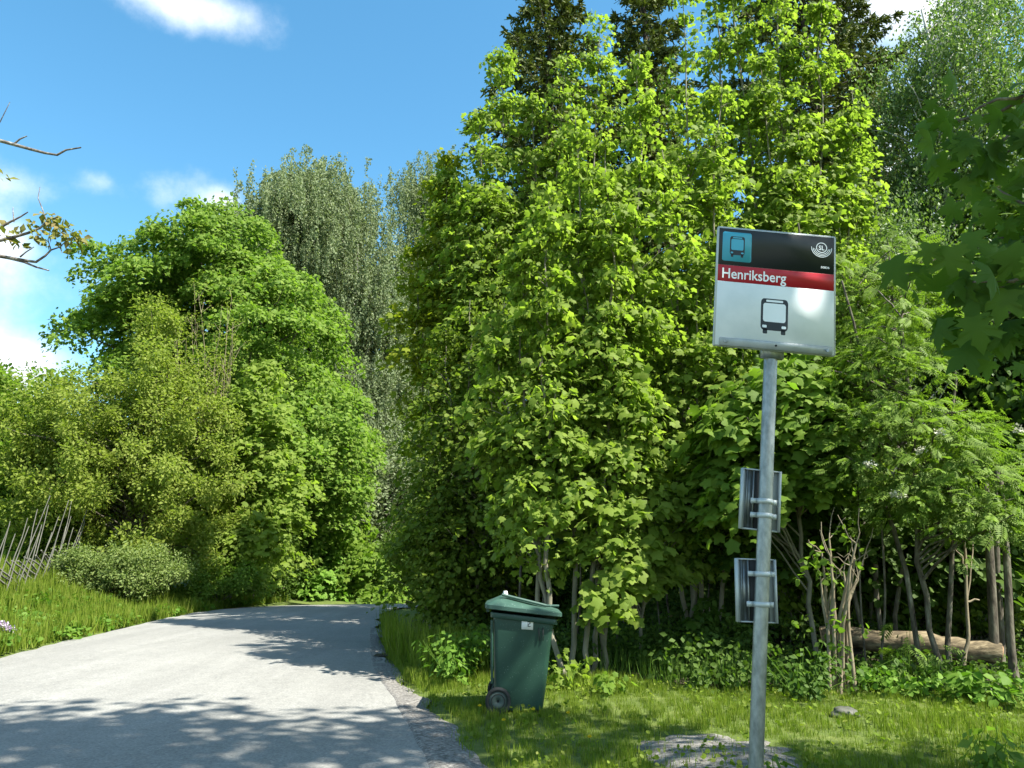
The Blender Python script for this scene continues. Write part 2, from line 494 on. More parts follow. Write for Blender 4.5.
def sheet(name, poly, mat, lift, label, cat, step=.12, jag=.10):
    poly = np.array(poly)[:, :2]
    x0, y0 = poly.min(0) - .2; x1, y1 = poly.max(0) + .2
    xs = np.arange(x0, x1, step); ys = np.arange(y0, y1, step)
    X, Y = np.meshgrid(xs, ys)
    wx = X + jag * np.sin(Y * 5.3 + 1.7 * np.sin(X * 4)) ; wy = Y + jag * np.sin(X * 6.1 + 2 * np.sin(Y * 3.1))
    ins = in_poly(wx.ravel(), wy.ravel(), poly)
    Z = hz(X.ravel(), Y.ravel()) + lift
    V = np.stack([X.ravel(), Y.ravel(), Z], 1)
    nx = len(xs)
    fa = []
    I = ins.reshape(X.shape)
    for j in range(len(ys) - 1):
        for i in range(nx - 1):
            if I[j, i] and I[j, i + 1] and I[j + 1, i] and I[j + 1, i + 1]:
                fa.append([j * nx + i, j * nx + i + 1, (j + 1) * nx + i + 1, (j + 1) * nx + i])
    m = MB(); m.add(V, fa)
    me = m.mesh(name)
    bm = bmesh.new(); bm.from_mesh(me)
    bmesh.ops.delete(bm, geom=[v for v in bm.verts if not v.link_faces], context='VERTS')
    bm.to_mesh(me); bm.free()
    o = link(name, me, mat, smooth=True)
    return tag(o, label, cat, kind='structure')



def strip(name, inner, outer, mat, lift, label, cat, jag, k=10, n=160):
    """ribbon of ground between two lines with a ragged outer rim"""
    a, b_ = smooth_line([A(p[0], p[1], 0) for p in inner], n), smooth_line([A(p[0], p[1], 0) for p in outer], n)
    rag = np.convolve(R.normal(0, 1, n), np.ones(5) / 5, 'same') * jag
    V = []
    for i in range(n):
        d = unit(b_[i] - a[i]); e = b_[i] + d * rag[i]
        for t in np.linspace(0, 1, k):
            p = a[i] + (e - a[i]) * t
            V.append((p[0], p[1], lift * (1 - t ** 4) - .02 * t ** 4 - (.03 if t == 0 else 0)))
    V = np.array(V); V[:, 2] += hz(V[:, 0], V[:, 1]) + .006 * np.sin(V[:, 0] * 9 + 2 * np.sin(V[:, 1] * 4)) * np.sin(V[:, 1] * 7)
    m = MB(); m.add(V, [[i * k + j, i * k + j + 1, (i + 1) * k + j + 1, (i + 1) * k + j] for i in range(n - 1) for j in range(k - 1)])
    return tag(m.build(name, mat, smooth=True), label, cat, kind='structure')


g2 = lambda x, y: G(x, y)[:2]
SHOULDER_IN = [A(-.6, 1.5), A(-.6, 3.5), g2(425, 768), g2(392, 702), g2(370, 668), g2(368, 645), g2(369, 628)]
SHOULDER_OUT = [A(.5, 1.5), A(.35, 3.5), g2(492, 768), g2(440, 708), g2(400, 678), g2(386, 655), g2(379, 628)]
strip('gravel_shoulder', SHOULDER_IN, SHOULDER_OUT, M['gravel'], .012, 'dark gravel shoulder along the edge of the asphalt', 'gravel shoulder', .09)
PATCH = [G(632, 753)[:2], G(660, 742)[:2], G(712, 740)[:2], G(775, 752)[:2], G(812, 785)[:2], G(780, 850)[:2], G(700, 825)[:2], G(648, 772)[:2]]
pc_ = np.mean([p[:2] for p in PATCH], 0)
ringp = smooth_line([A(p[0], p[1], 0) for p in PATCH + PATCH[:1]], 120)
m = MB(); V = []
rag = np.convolve(R.normal(0, 1, 120), np.ones(4) / 4, 'same') * .16; rag[-1] = rag[0]
for i in range(120):
    for t in np.linspace(0, 1, 10):
        p = pc_ + (ringp[i, :2] - pc_) * t * (1 + rag[i])
        V.append((p[0], p[1], .028 * (1 - t ** 4) - .015 * t ** 4))
V = np.array(V); V[:, 2] += hz(V[:, 0], V[:, 1])
m.add(V, [[i * 10 + j, i * 10 + j + 1, (i + 1) * 10 + j + 1, (i + 1) * 10 + j] for i in range(119) for j in range(9)])
tag(m.build('gravel_path', M['gravel_pale'], smooth=True), 'worn patch of pale gravel at the foot of the bus stop pole', 'gravel patch', kind='structure')
LITTER = [A(-1.8, 11), A(-.6, 9.6), A(1.0, 8.9), A(1.9, 8.0), A(3.6, 7.6), A(6.4, 7.5), A(13, 6.5), A(20, 10), A(20, 24), A(4, 25), A(-1.8, 22), A(-2.3, 17)]
sheet('forest_floor', LITTER, M['soil'], .02, 'dark leaf litter floor of the wood under the trees', 'forest floor', step=.3, jag=.3)


# ------------------------------------------------------------------ sky, sun
SUN_EL = math.radians(52)
SUN_DIR = Vector((.88 * math.cos(SUN_EL), -.475 * math.cos(SUN_EL), math.sin(SUN_EL))).normalized()
w = bpy.data.worlds.new('World'); sc.world = w
w.use_nodes = True
nt = w.node_tree; nt.nodes.clear()
wo = nt.nodes.new('ShaderNodeOutputWorld'); bg = nt.nodes.new('ShaderNodeBackground')
sky = nt.nodes.new('ShaderNodeTexSky'); sky.sky_type = 'NISHITA'; sky.sun_disc = False
sky.sun_elevation = SUN_EL
sky.sun_rotation = math.atan2(SUN_DIR.x, SUN_DIR.y)
sky.air_density = 1.0; sky.dust_density = .6; sky.ozone_density = 1.2; sky.altitude = 50
tc = nt.nodes.new('ShaderNodeTexCoord')
nrmz = nt.nodes.new('ShaderNodeVectorMath'); nrmz.operation = 'NORMALIZE'
nt.links.new(tc.outputs['Generated'], nrmz.inputs[0])
dirv = nrmz.outputs[0]


def math_node(op, a, b=None, clamp=False):
    n = nt.nodes.new('ShaderNodeMath'); n.operation = op; n.use_clamp = clamp
    for i, v in enumerate((a, b)):
        if v is None: continue
        if hasattr(v, 'links'): nt.links.new(v, n.inputs[i])
        else: n.inputs[i].default_value = v
    return n.outputs[0]


nz = noise(nt, dirv, 7.5, 9, .62)
mpn = nt.nodes.new('ShaderNodeMapping'); mpn.inputs['Scale'].default_value = (1, 1, 2.0)
nt.links.new(dirv, mpn.inputs[0])
nz2 = noise(nt, mpn.outputs[0], 3.2, 8, .6)
# clouds: soft banks standing in given directions of the sky: (direction px, width, height, weight)
CLOUDS = [((4, 362), .052, .030, .92), ((6, 240), .034, .022, .55), ((95, -30), .19, .028, 1.0), ((165, 192), .060, .040, .55), ((95, 180), .022, .018, .5), ((225, 205), .026, .022, .7),
          ((15, 185), .05, .02, .38), ((905, -10), .08, .05, 1.0), ((850, 180), .13, .10, .5), ((-250, 300), .3, .14, .9), ((1500, 100), .5, .25, .8), ((400, -700), .6, .3, .6),
          ((0, -.9, .45), .8, .4, .8), ((-1, -.3, .5), .4, .3, .7), ((1, -.2, .4), .4, .25, .7)]  # added unseen banks behind and beside the camera, greying and filling the ambient light
total = None
for where, sw, sh, wt in CLOUDS:
    a_, b_, c_ = ray(*where) if len(where) == 2 else where
    d = Vector((a_, b_, c_)).normalized()
    rt = Vector((d.y, -d.x, 0)).normalized(); up = rt.cross(d)
    def dotn(vec, s):
        n = nt.nodes.new('ShaderNodeVectorMath'); n.operation = 'DOT_PRODUCT'
        nt.links.new(dirv, n.inputs[0]); n.inputs[1].default_value = vec / s
        return n.outputs['Value']
    q1, q2, q3 = dotn(rt, sw), dotn(up, sh), dotn(d, 1.0)
    r2 = math_node('ADD', math_node('MULTIPLY', q1, q1), math_node('MULTIPLY', q2, q2))
    g = math_node('MULTIPLY', math_node('POWER', 2.718, math_node('MULTIPLY', r2, -1.0)), wt)
    g = math_node('MULTIPLY', g, math_node('GREATER_THAN', q3, 0))
    total = g if total is None else math_node('ADD', total, g)
dens = math_node('ADD', total, math_node('MULTIPLY', math_node('SUBTRACT', nz, .5), 1.5))
dens = math_node('ADD', dens, math_node('MULTIPLY', math_node('SUBTRACT', nz2, .5), .6))
mr = nt.nodes.new('ShaderNodeMapRange'); mr.interpolation_type = 'SMOOTHSTEP'
mr.inputs[1].default_value = .28; mr.inputs[2].default_value = 1.25
nt.links.new(dens, mr.inputs[0])
hsv = nt.nodes.new('ShaderNodeHueSaturation'); hsv.inputs['Hue'].default_value = .482; hsv.inputs['Saturation'].default_value = 1.26; hsv.inputs['Value'].default_value = .92
nt.links.new(sky.outputs[0], hsv.inputs['Color'])
cloudc = mixc(nt, mr.outputs[0], hsv.outputs[0], (4.6, 4.85, 5.1))
nt.links.new(cloudc, bg.inputs[0]); bg.inputs[1].default_value = .11
nt.links.new(bg.outputs[0], wo.inputs[0])

sl = bpy.data.lights.new('sun', 'SUN'); sl.energy = 5.0; sl.angle = math.radians(.53); sl.color = (1, .955, .87)
so = bpy.data.objects.new('sun', sl); COL.objects.link(so); so.location = (20, -15, 30)
so.rotation_euler = (-SUN_DIR).to_track_quat('-Z', 'Y').to_euler()

# ------------------------------------------------------------------ camera
cam = bpy.data.cameras.new('camera'); co = bpy.data.objects.new('camera', cam); COL.objects.link(co)
cam.sensor_width = 36; cam.lens = 36 * F / 1024; cam.clip_end = 5000; cam.clip_start = .05
co.location = (0, 0, H); co.rotation_euler = (math.pi / 2 + PITCH, 0, 0)
sc.camera = co
sc.view_settings.view_transform = 'Standard'; sc.view_settings.look = 'None'
sc.view_settings.exposure = 1.57; sc.view_settings.gamma = 1
sc.render.engine = 'CYCLES'
cy = sc.cycles
cy.max_bounces = 7; cy.diffuse_bounces = 4; cy.transmission_bounces = 5; cy.glossy_bounces = 2; cy.transparent_max_bounces = 4
cy.use_denoising = True; cy.denoiser = 'OPENIMAGEDENOISE'; cy.denoising_input_passes = 'RGB_ALBEDO_NORMAL'
cy.sample_clamp_indirect = 6
sc.render.use_persistent_data = False


# ------------------------------------------------------------------ foliage generators


def ell(px, py, Y, rpx, rpy, ry):
    c = P(px, py, Y)
    rx = (P(px + rpx, py, Y)[0] - P(px - rpx, py, Y)[0]) / 2
    rz = (P(px, py - rpy, Y)[2] - P(px, py + rpy, Y)[2]) / 2
    return (*c, rx, ry, rz)


def clumps(ells, n, shell=.55, zmin=None, lead=.10):
    """clump centres spread through ellipsoids, denser towards the outside"""
    vol = np.array([(e[3] * e[4] * e[5]) ** .72 for e in ells]); vol /= vol.sum()
    out = []
    for e, m in zip(ells, np.maximum(1, np.round(vol * n)).astype(int)):
        d = unit(R.normal(size=(m, 3)))
        r = shell + (1 - shell) * R.random(m) ** .7
        r = np.where(R.random(m) < .25, R.random(m) ** .5 * .8, r)
        wob = 1 + .14 * np.sin(d[:, 0] * 5 + e[0]) * np.sin(d[:, 2] * 6 + e[2])
        q = np.array(e[:3]) + d * (r * wob)[:, None] * np.array(e[3:6]) + R.normal(0, .13 if lead else .05, (m, 3)) * min(e[3:6])
        # some shoots reach out beyond the rest, mostly upwards
        ld = R.random(m) < lead
        q[ld] += (d[ld] * A(.6, .6, .4) + A(0, 0, .5)) * R.uniform(.15, .5, (ld.sum(), 1)) * min(e[3:6])
        out.append(q)
    c = np.concatenate(out)
    if zmin is not None: c = c[c[:, 2] > zmin]
    return c


def pads(mb, T, centres, axis, n_leaf, rad, size, flat=.45, droop=.55, up=1.0, jitter=.55, svar=.3):
    """leafy shoots: each clump is a domed, layered pad of leaves that overlap like shingles"""
    N = len(centres)
    k = np.repeat(np.arange(N), R.poisson(n_leaf, N))
    rr = rad * R.uniform(.6, 1.35, N)
    m = len(k)
    th = R.random(m) * 2 * math.pi
    r = R.random(m) ** .55
    c = centres[k]
    off = np.stack([np.cos(th) * r, np.sin(th) * r, -.55 * r * r + R.normal(0, .22, m)], 1)
    # tilt the pad with its branch direction away from the trunk
    out = unit(np.stack([c[:, 0] - axis[0], c[:, 1] - axis[1], np.zeros(m)], 1))
    off[:, 2] *= flat * 2
    tilt = (off * out).sum(1)
    off[:, 2] -= tilt * .35
    pos = c + off * rr[k][:, None]
    rad_dir = np.stack([np.cos(th), np.sin(th), np.zeros(m)], 1)
    tip = rad_dir + out * .5 + R.normal(0, jitter, (m, 3)); tip[:, 2] -= droop * 1.35
    svar = svar * 1.4
    nrm = np.stack([np.zeros(m), np.zeros(m), np.full(m, up)], 1) * .62 + rad_dir * .5 + out * .65 + R.normal(0, jitter * .7, (m, 3))
    mb.leaves(T, pos, tip, nrm, size * R.uniform(1 - svar, 1 + svar, m))


def balls(mb, T, centres, axis, n_leaf, rad, size, sq=.85, svar=.35, droop=.2):
    """small-leaved round clumps"""
    N = len(centres)
    k = np.repeat(np.arange(N), R.poisson(n_leaf, N))
    rr = rad * R.uniform(.55, 1.4, N)
    m = len(k)
    d = unit(R.normal(size=(m, 3)))
    r = R.random(m) ** .5
    off = d * r[:, None]; off[:, 2] *= sq
    pos = centres[k] + off * rr[k][:, None]
    out = unit(centres[k] - np.array(axis))
    tip = d + R.normal(0, .6, (m, 3)); tip[:, 2] -= droop
    nrm = out * .5 + d * .4 + R.normal(0, .6, (m, 3)); nrm[:, 2] += .6
    mb.leaves(T, pos, tip, nrm, size * R.uniform(1 - svar, 1 + svar, m))


def curtains(mb, T, centres, n_str, n_leaf, length, size, spread=.5, sway=.12, svar=.3):
    """hanging birch strands"""
    N = len(centres)
    ks = np.repeat(np.arange(N), n_str)
    S = len(ks)
    start = centres[ks] + np.stack([R.normal(0, spread, S), R.normal(0, spread, S), R.normal(0, spread * .5, S)], 1)
    L = length * R.uniform(.35, 1.2, S)
    lean = R.normal(0, sway, (S, 2))
    k = np.repeat(np.arange(S), n_leaf)
    m = len(k)
    t = R.random(m)
    arc = np.sin(np.minimum(t * 3, 1) * 1.57) * .18
    pos = start[k] + np.stack([lean[k, 0] * t * L[k], lean[k, 1] * t * L[k], -t * L[k] + arc], 1) + R.normal(0, .06, (m, 3))
    tip = R.normal(0, .6, (m, 3)); tip[:, 2] -= 1.0
    nrm = R.normal(0, 1, (m, 3)); nrm[:, 2] += .5
    mb.leaves(T, pos, tip, nrm, size * R.uniform(1 - svar, 1 + svar, m))
    return start, L


def wander(a, b_, n, amp):
    a, b_ = np.array(a, float), np.array(b_, float)
    t = np.linspace(0, 1, n)
    p = a + (b_ - a) * t[:, None]
    o = np.cumsum(R.normal(0, amp, (n, 3)), 0); o -= o[0]
    o -= t[:, None] * o[-1]
    return p + o


def limbs(mb, trunk, tr, centres, frac=.6, r0=.05, sides=5, rise=.5, maxn=160, stop=1.0):
    """limbs that leave the trunk below each clump and curve up into it"""
    idx = np.arange(len(centres))
    R.shuffle(idx)
    idx = idx[:int(min(maxn, len(idx) * frac))]
    tz = trunk[:, 2]
    for i in idx:
        c = centres[i]
        hd = math.hypot(c[0] - np.interp(c[2], tz, trunk[:, 0]), c[1] - np.interp(c[2], tz, trunk[:, 1]))
        za = min(max(c[2] - hd * rise * R.uniform(.7, 1.5), tz[0] + .25 * (tz[-1] - tz[0])), tz[-1])
        a = A(np.interp(za, tz, trunk[:, 0]), np.interp(za, tz, trunk[:, 1]), za)
        ra = np.interp(za, tz, tr) * .55
        mid = a + (c - a) * .55 + A(0, 0, .12 * hd)
        t = np.linspace(0, stop, 7)[:, None]
        path = (1 - t) ** 2 * a + 2 * t * (1 - t) * mid + t * t * c
        path[1:-1] += R.normal(0, .02 * hd, (5, 3))
        rr = np.linspace(min(ra, r0 * (0.4 + hd * .25)), .006 + r0 * .05, 7)
        mb.tube(path, rr, sides)


def tree(name, label, cat, base, top, r_base, cents, mat, bark, leaf_fn, group=None, r_top=.02, wob=.05, limb_kw=None, more_trunks=()):
    base = np.array(base, float); top = np.array(top, float)
    top[2] = min(top[2], base[2] + .90 * (cents[:, 2].max() - base[2]))
    t = thing(name, label, cat, base, group)
    tr = wander(base - A(0, 0, .1), top, 14, wob)
    tr = tr[np.argsort(tr[:, 2])]
    rr = r_base + (r_top - r_base) * np.linspace(0, 1, 14) ** .8
    rr[0] *= 1.25
    mb = MB(); mb.tube(tr, rr, 9)
    for (b2, t2, rb) in more_trunks:
        q = wander(b2, t2, 10, wob); mb.tube(q, np.linspace(rb, .012, 10), 7)
    limbs(mb, tr, rr, cents, **(limb_kw or {}))
    mb.build('trunk', bark, t, smooth=True)
    cb = MB(); leaf_fn(cb, A(tr[:, 0].mean(), tr[:, 1].mean(), top[2] * .6))
    cb.build('crown', mat, t)
    return t


def gz(x, y): return float(hz(x, y)[0])


def gp(x, y):  # picture point on the ground, following the terrain
    z = 0.0
    for _ in range(6):
        q = G(x, y, z); z = gz(q[0], q[1])
    return G(x, y, z)


def on_ground(px, Y):
    x = P(px, 600, Y)[0]
    return A(x, Y, gz(x, Y))


GRASS = (A((-.018, 0, 0), (.018, 0, 0), (.014, .5, .05), (-.014, .5, .05), (0, 1, .30)), np.array([[0, 1, 2], [0, 2, 3], [3, 2, 4]]))
GRASS_WIDE = (A((-.03, 0, 0), (.03, 0, 0), (.026, .5, .06), (-.026, .5, .06), (0, 1, .36)), np.array([[0, 1, 2], [0, 2, 3], [3, 2, 4]]))


def grass_area(mb, poly, density, hmin, hmax, T=GRASS, clump=.5, lean=.35, hfun=None, avoid=None):
    poly = np.array([p[:2] for p in poly])
    x0, y0 = poly.min(0); x1, y1 = poly.max(0)
    n = int((x1 - x0) * (y1 - y0) * density)
    x = R.uniform(x0, x1, n); y = R.uniform(y0, y1, n)
    # tussocks: pull part of the blades together
    g = .22
    cx = (np.floor(x / g) + .5 + .45 * np.sin(np.floor(x / g) * 12.9 + np.floor(y / g) * 78.2)) * g
    cyy = (np.floor(y / g) + .5 + .45 * np.sin(np.floor(x / g) * 39.3 + np.floor(y / g) * 11.1)) * g
    pull = clump * R.random(n)
    x = x + (cx - x) * pull; y = y + (cyy - y) * pull
    keep = in_poly(x, y, poly) & ~in_poly(x, y, ROADPOLY)
    if avoid is not None:
        for a in avoid: keep &= ~(in_poly(x, y, np.array([q[:2] for q in a])) & (R.random(n) < .86))
    x, y = x[keep], y[keep]; n = len(x)
    z = hz(x, y)
    hh = R.uniform(hmin, hmax, n) * (0.65 + .5 * (np.sin(x * 2.3 + y * 1.1) * np.sin(y * 2.9 - x) * .5 + .5))
    if hfun is not None: hh *= hfun(x, y)
    a = R.random(n) * 2 * math.pi
    tip = np.stack([np.cos(a) * lean, np.sin(a) * lean, np.ones(n)], 1) + R.normal(0, .15, (n, 3))
    nrm = np.stack([np.cos(a), np.sin(a), np.full(n, -.2)], 1)
    mb.leaves(T, np.stack([x, y, z - .01], 1), tip, -nrm, hh)


# ================================================================== BUS STOP
YS = 3.4
c = [P(x, y, YS - .05) for x, y in ((719, 226), (839, 237), (832, 356), (712, 345))]
foot_dir = P(757, 768, YS) - P(771, 350, YS)
foot_dir = foot_dir / abs(foot_dir[2])
pole_mid = P(771, 350, YS)
foot = pole_mid + foot_dir * pole_mid[2]
foot[2] = gz(foot[0], foot[1])
pup = unit(-foot_dir)
stop = thing('bus_stop_sign', 'leaning grey bus stop pole with a square sign reading Henriksberg', 'bus stop sign', foot)
mb = MB()
ptop = pole_mid + pup * .05
mb.tube([foot - pup * .3, foot + pup * 1.0, ptop], .030, 28, cap=True)
mb.build('pole', M['galv'], stop, smooth=False)
for p in bpy.data.objects['pole'].data.polygons: p.use_smooth = len(p.vertices) == 4

rx = unit((c[1] - c[0] + c[2] - c[3]) / 2)
uz = (c[0] - c[3] + c[1] - c[2]) / 2
uz = unit(uz - rx * (uz @ rx))
nf = np.cross(rx, uz); nf = -nf if nf[1] > 0 else nf      # towards the road
WB = np.linalg.norm((c[1] - c[0] + c[2] - c[3]) / 2); HB = np.linalg.norm((c[0] - c[3] + c[1] - c[2]) / 2)
ctr = sum(c) / 4
TLc = ctr - rx * WB / 2 + uz * HB / 2


def bp(u, v, off=0.0):
    return TLc + rx * u * WB - uz * v * HB + nf * off


def plate(name, outline, off, thick, mat, parent):
    """flat cut-out on the sign face, outline in board fractions"""
    n = len(outline)
    fr = [bp(u, v, off + thick) for u, v in outline]; bk = [bp(u, v, off) for u, v in outline]
    m = MB()
    m.add(fr, [list(range(n))]); m.add(bk, [list(range(n))[::-1]])
    m.add(fr + bk, [[i, n + i, n + (i + 1) % n, (i + 1) % n] for i in range(n)])
    me = m.mesh(name)
    bm = bmesh.new(); bm.from_mesh(me); bmesh.ops.remove_doubles(bm, verts=bm.verts, dist=1e-6)
    bmesh.ops.recalc_face_normals(bm, faces=bm.faces); bm.to_mesh(me); bm.free()
    return link(name, me, mat, parent)


def rrect(u0, v0, u1, v1, r, k=6):
    pts = []
    for cx, cy_, a0 in ((u1 - r, v0 + r, -90), (u1 - r, v1 - r, 0), (u0 + r, v1 - r, 90), (u0 + r, v0 + r, 180)):
        for i in range(k + 1):
            a = math.radians(a0 + 90 * i / k)
            pts.append((cx + r * math.cos(a), cy_ + r * math.sin(a)))
    return pts


panel = plate('sign_panel', rrect(0, 0, 1, 1, .012), -.014, .014, M['alu'], stop)
plate('white_field', rrect(.014, .466, .986, .992, .004), 0, .0006, M['s_white'], panel)
plate('black_field', rrect(.014, .014, .986, .3268, .004), 0, .0006, M['s_black'], panel)
plate('red_band', rrect(.014, .328, .986, .4650, .002), 0, .0006, M['s_red'], panel)
plate('blue_square', rrect(.045, .042, .290, .292, .018), .0006, .0004, M['s_blue'], panel)


def bus_icon(name, u0, v0, u1, v1, wmat, off):
    """front view of a bus, drawn in layers"""
    W_, H_ = u1 - u0, v1 - v0
    q = lambda a, b_: (u0 + a * W_, v0 + b_ * H_)
    def rr(a0, b0, a1, b1, r): return [q(x, y) for x, y in rrect(a0, b0, a1, b1, r)]
    m = MB()
    def lay(o, off, mats):
        n = len(o); m.add([bp(u, v, off) for u, v in o], [list(range(n))]); mats.append(len(mats))
    lays = []
    ink = [rr(.02, 0, .98, .90, .12), rr(.10, .86, .26, 1.0, .03), rr(.74, .86, .90, 1.0, .03)]
    hol = [rr(.10, .13, .90, .66, .08), rr(.20, .035, .80, .095, .028), rr(.08, .755, .24, .83, .03), rr(.76, .755, .92, .83, .03)]
    a = MB(); b_ = MB()
    for o in ink: a.add([bp(u, v, off) for u, v in o], [list(range(len(o)))])
    for o in hol: b_.add([bp(u, v, off + .0004) for u, v in o], [list(range(len(o)))])
    s = a.build(name, M['s_black'], panel)
    b_.build('bus_window', wmat, s)


bus_icon('bus_symbol', .105, .078, .235, .255, M['s_blue'], .0014)
bus_icon('bus_symbol', .378, .578, .612, .868, M['s_white'], .0010)


def text_on(name, s, u0, v_base, cap, width, mat, bold=.0, off=.001):
    cu = bpy.data.curves.new(name, 'FONT'); cu.body = s; cu.size = 1.0; cu.offset = bold; cu.resolution_u = 4
    to = bpy.data.objects.new(name, cu); COL.objects.link(to)
    dg = bpy.context.evaluated_depsgraph_get()
    me = bpy.data.meshes.new_from_object(to.evaluated_get(dg))
    bpy.data.objects.remove(to)
    me.name = name
    co_ = np.empty(len(me.vertices) * 3, np.float32); me.vertices.foreach_get('co', co_); co_ = co_.reshape(-1, 3)
    x0, x1 = co_[:, 0].min(), co_[:, 0].max()
    cap_h = .70
    sx = width * WB / (x1 - x0); sy = cap * HB / cap_h
    o = bp(u0, v_base, off)
    V = o + (co_[:, 0:1] - x0) * sx * rx + co_[:, 1:2] * sy * uz
    me.vertices.foreach_set('co', V.astype(np.float32).ravel())
    me.materials.clear()
    return link(name, me, mat, panel)


text_on('stop_name', 'Henriksberg', .052, .436, .083, .535, M['s_text'], .012)
text_on('stop_number', '50836', .875, .283, .018, .072, M['s_text'], .01)
rc = (.880, .108)
ring = MB()


def arc(r, w_, a0, a1, k=40):
    t = np.radians(np.linspace(a0, a1, k))
    A_ = [bp(rc[0] + (r - w_ / 2) * math.cos(x), rc[1] + (r - w_ / 2) * math.sin(x) * WB / HB, .001) for x in t]
    B_ = [bp(rc[0] + (r + w_ / 2) * math.cos(x), rc[1] + (r + w_ / 2) * math.sin(x) * WB / HB, .001) for x in t]
    ring.add(A_ + B_, [[i, i + 1, k + i + 1, k + i] for i in range(k - 1)])


arc(.043, .0065, 0, 360); arc(.0585, .0055, 12, 168); arc(.0715, .0055, 6, 174); arc(.0845, .0055, -2, 182)
emb = ring.build('round_emblem', M['s_text'], panel)
text_on('emblem_letters', 'SL', rc[0] - .024, rc[1] + .020, .038, .048, M['s_text'], .012)
# lower clamp rail with bolts
rail = plate('clamp_rail', rrect(.045, .935, .965, .998, .004), .001, .012, M['rail'], panel)
for u in (.09, .505, .925):
    m = MB()
    p0 = bp(u, .966, .013); m.tube([p0, p0 + nf * .004], .0075 if u != .505 else .005, 8, cap=True)
    m.build('bolt', M['slot_dark'] if u == .505 else M['galv'], rail)
m = MB()
m.box(bp(.5, .99, -.03), (rx, uz, nf), (.10, .07, .03)); m.build('pole_bracket', M['galv'], stop)


def timetable(cs, bands):
    Y = YS + .052
    q = [P(x, y, Y) for x, y in cs]
    r_ = unit((q[1] - q[0] + q[2] - q[3]) / 2); u_ = (q[0] - q[3] + q[1] - q[2]) / 2; u_ = unit(u_ - r_ * (u_ @ r_))
    nn = np.cross(r_, u_); nn = -nn if nn[1] > 0 else nn
    W_ = np.linalg.norm((q[1] - q[0] + q[2] - q[3]) / 2); H_ = np.linalg.norm((q[0] - q[3] + q[1] - q[2]) / 2)
    cc = sum(q) / 4
    ax = (r_, u_, nn)
    pt = lambda u, v, o=0: cc + r_ * (u - .5) * W_ + u_ * (.5 - v) * H_ + nn * o
    m = MB(); m.box(pt(.5, .5, -.012), ax, (W_ * .97, H_ * .98, .006))
    case = m.build('timetable_case', M['alu'], stop)
    m = MB()
    for u in (.02, .98): m.box(pt(u, .5, -.004), ax, (.010, H_, .030))
    for v in (.008, .992): m.box(pt(.5, v, -.006), ax, (W_ * .93, .006, .022))
    m.build('case_frame', M['alu'], case)
    m = MB()
    for u in (.13, .30, .80): m.box(pt(u, .5, -.002), ax, (.005, H_ * .96, .014))
    m.box(pt(.215, .5, -.0065), ax, (W_ * .12, H_ * .95, .004))
    m.build('stiffener', M['galv'], case)
    m = MB(); m.box(pt(.45, .5, -.003), ax, (W_ * .22, H_ * .955, .009)); m.build('mounting_slot', M['slot_dark'], case)
    for v in bands:
        pc = pt(.6, v)
        tt = (pc[2] - foot[2]) / pup[2]
        pc = foot + pup * tt
        m = MB()
        t = np.linspace(math.pi * .95, math.pi * 2.05, 15)
        hb = .011
        V = []
        for a in t:
            for rr_ in (.0305, .0335):
                for s in (-hb, hb): V.append(pc + r_ * math.cos(a) * rr_ + (-nn) * math.sin(a) * rr_ + u_ * s)
        fa = []
        for i in range(14):
            o = i * 4
            fa += [[o + 2, o + 3, o + 7, o + 6], [o, o + 4, o + 5, o + 1], [o + 1, o + 5, o + 7, o + 3], [o, o + 2, o + 6, o + 4]]
        m.add(V, fa)
        m.box(pc - r_ * .046 - nn * .004, ax, (.030, hb * 2, .004)); m.box(pc + r_ * .043 - nn * .004, ax, (.022, hb * 2, .004))
        m.box(pc - r_ * .046 - nn * .022, ax, (.006, hb * 2, .034))
        m.build('pole_clamp', M['alu'], case)


timetable([(744, 468), (783, 472.5), (776.5, 532), (738, 528)], (.535, .765))
timetable([(736.3, 558), (776, 560), (776, 623), (736.7, 622)], (.235, .705))

# ================================================================== WHEELIE BIN
YB = 7.35
b0 = P(493.7, 708, YB)
S = (P(553, 615, YB)[0] - P(494, 615, YB)[0]) / 59.3      # metres per picture pixel there
bx = b0[0]; bz = gz(b0[0] + .25, YB)
binobj = thing('wheelie_bin', 'dark green two wheeled rubbish bin standing in the verge grass', 'rubbish bin', (bx + .28, YB, bz))
X = lambda px: bx + (px - 493.7) * S
ZT = P(494, 612, YB)[2]; ZB = bz + .02
WD = .56       # width across, away from the lens


def loft(rings, mat, name, parent, bev=0.0, cap=(True, True), seg=2):
    """closed lofted solid from rings of equal vertex count"""
    bm = bmesh.new(); vr = []
    for r in rings: vr.append([bm.verts.new(Vector([float(a) for a in p])) for p in r])
    n = len(rings[0])
    for a, b_ in zip(vr, vr[1:]):
        for i in range(n): bm.faces.new((a[i], a[(i + 1) % n], b_[(i + 1) % n], b_[i]))
    if cap[0]: bm.faces.new(vr[0][::-1])
    if cap[1]: bm.faces.new(vr[-1])
    bmesh.ops.recalc_face_normals(bm, faces=bm.faces)
    if bev:
        bmesh.ops.bevel(bm, geom=[e for e in bm.edges if e.calc_face_angle(0) > .5], offset=bev, segments=seg, affect='EDGES', profile=.5)
    me = bpy.data.meshes.new(name); bm.to_mesh(me); bm.free()
    o = link(name, me, mat, parent)
    me.polygons.foreach_set('use_smooth', np.ones(len(me.polygons), bool))
    try: me.set_sharp_from_angle(angle=math.radians(35))
    except Exception: pass
    return o


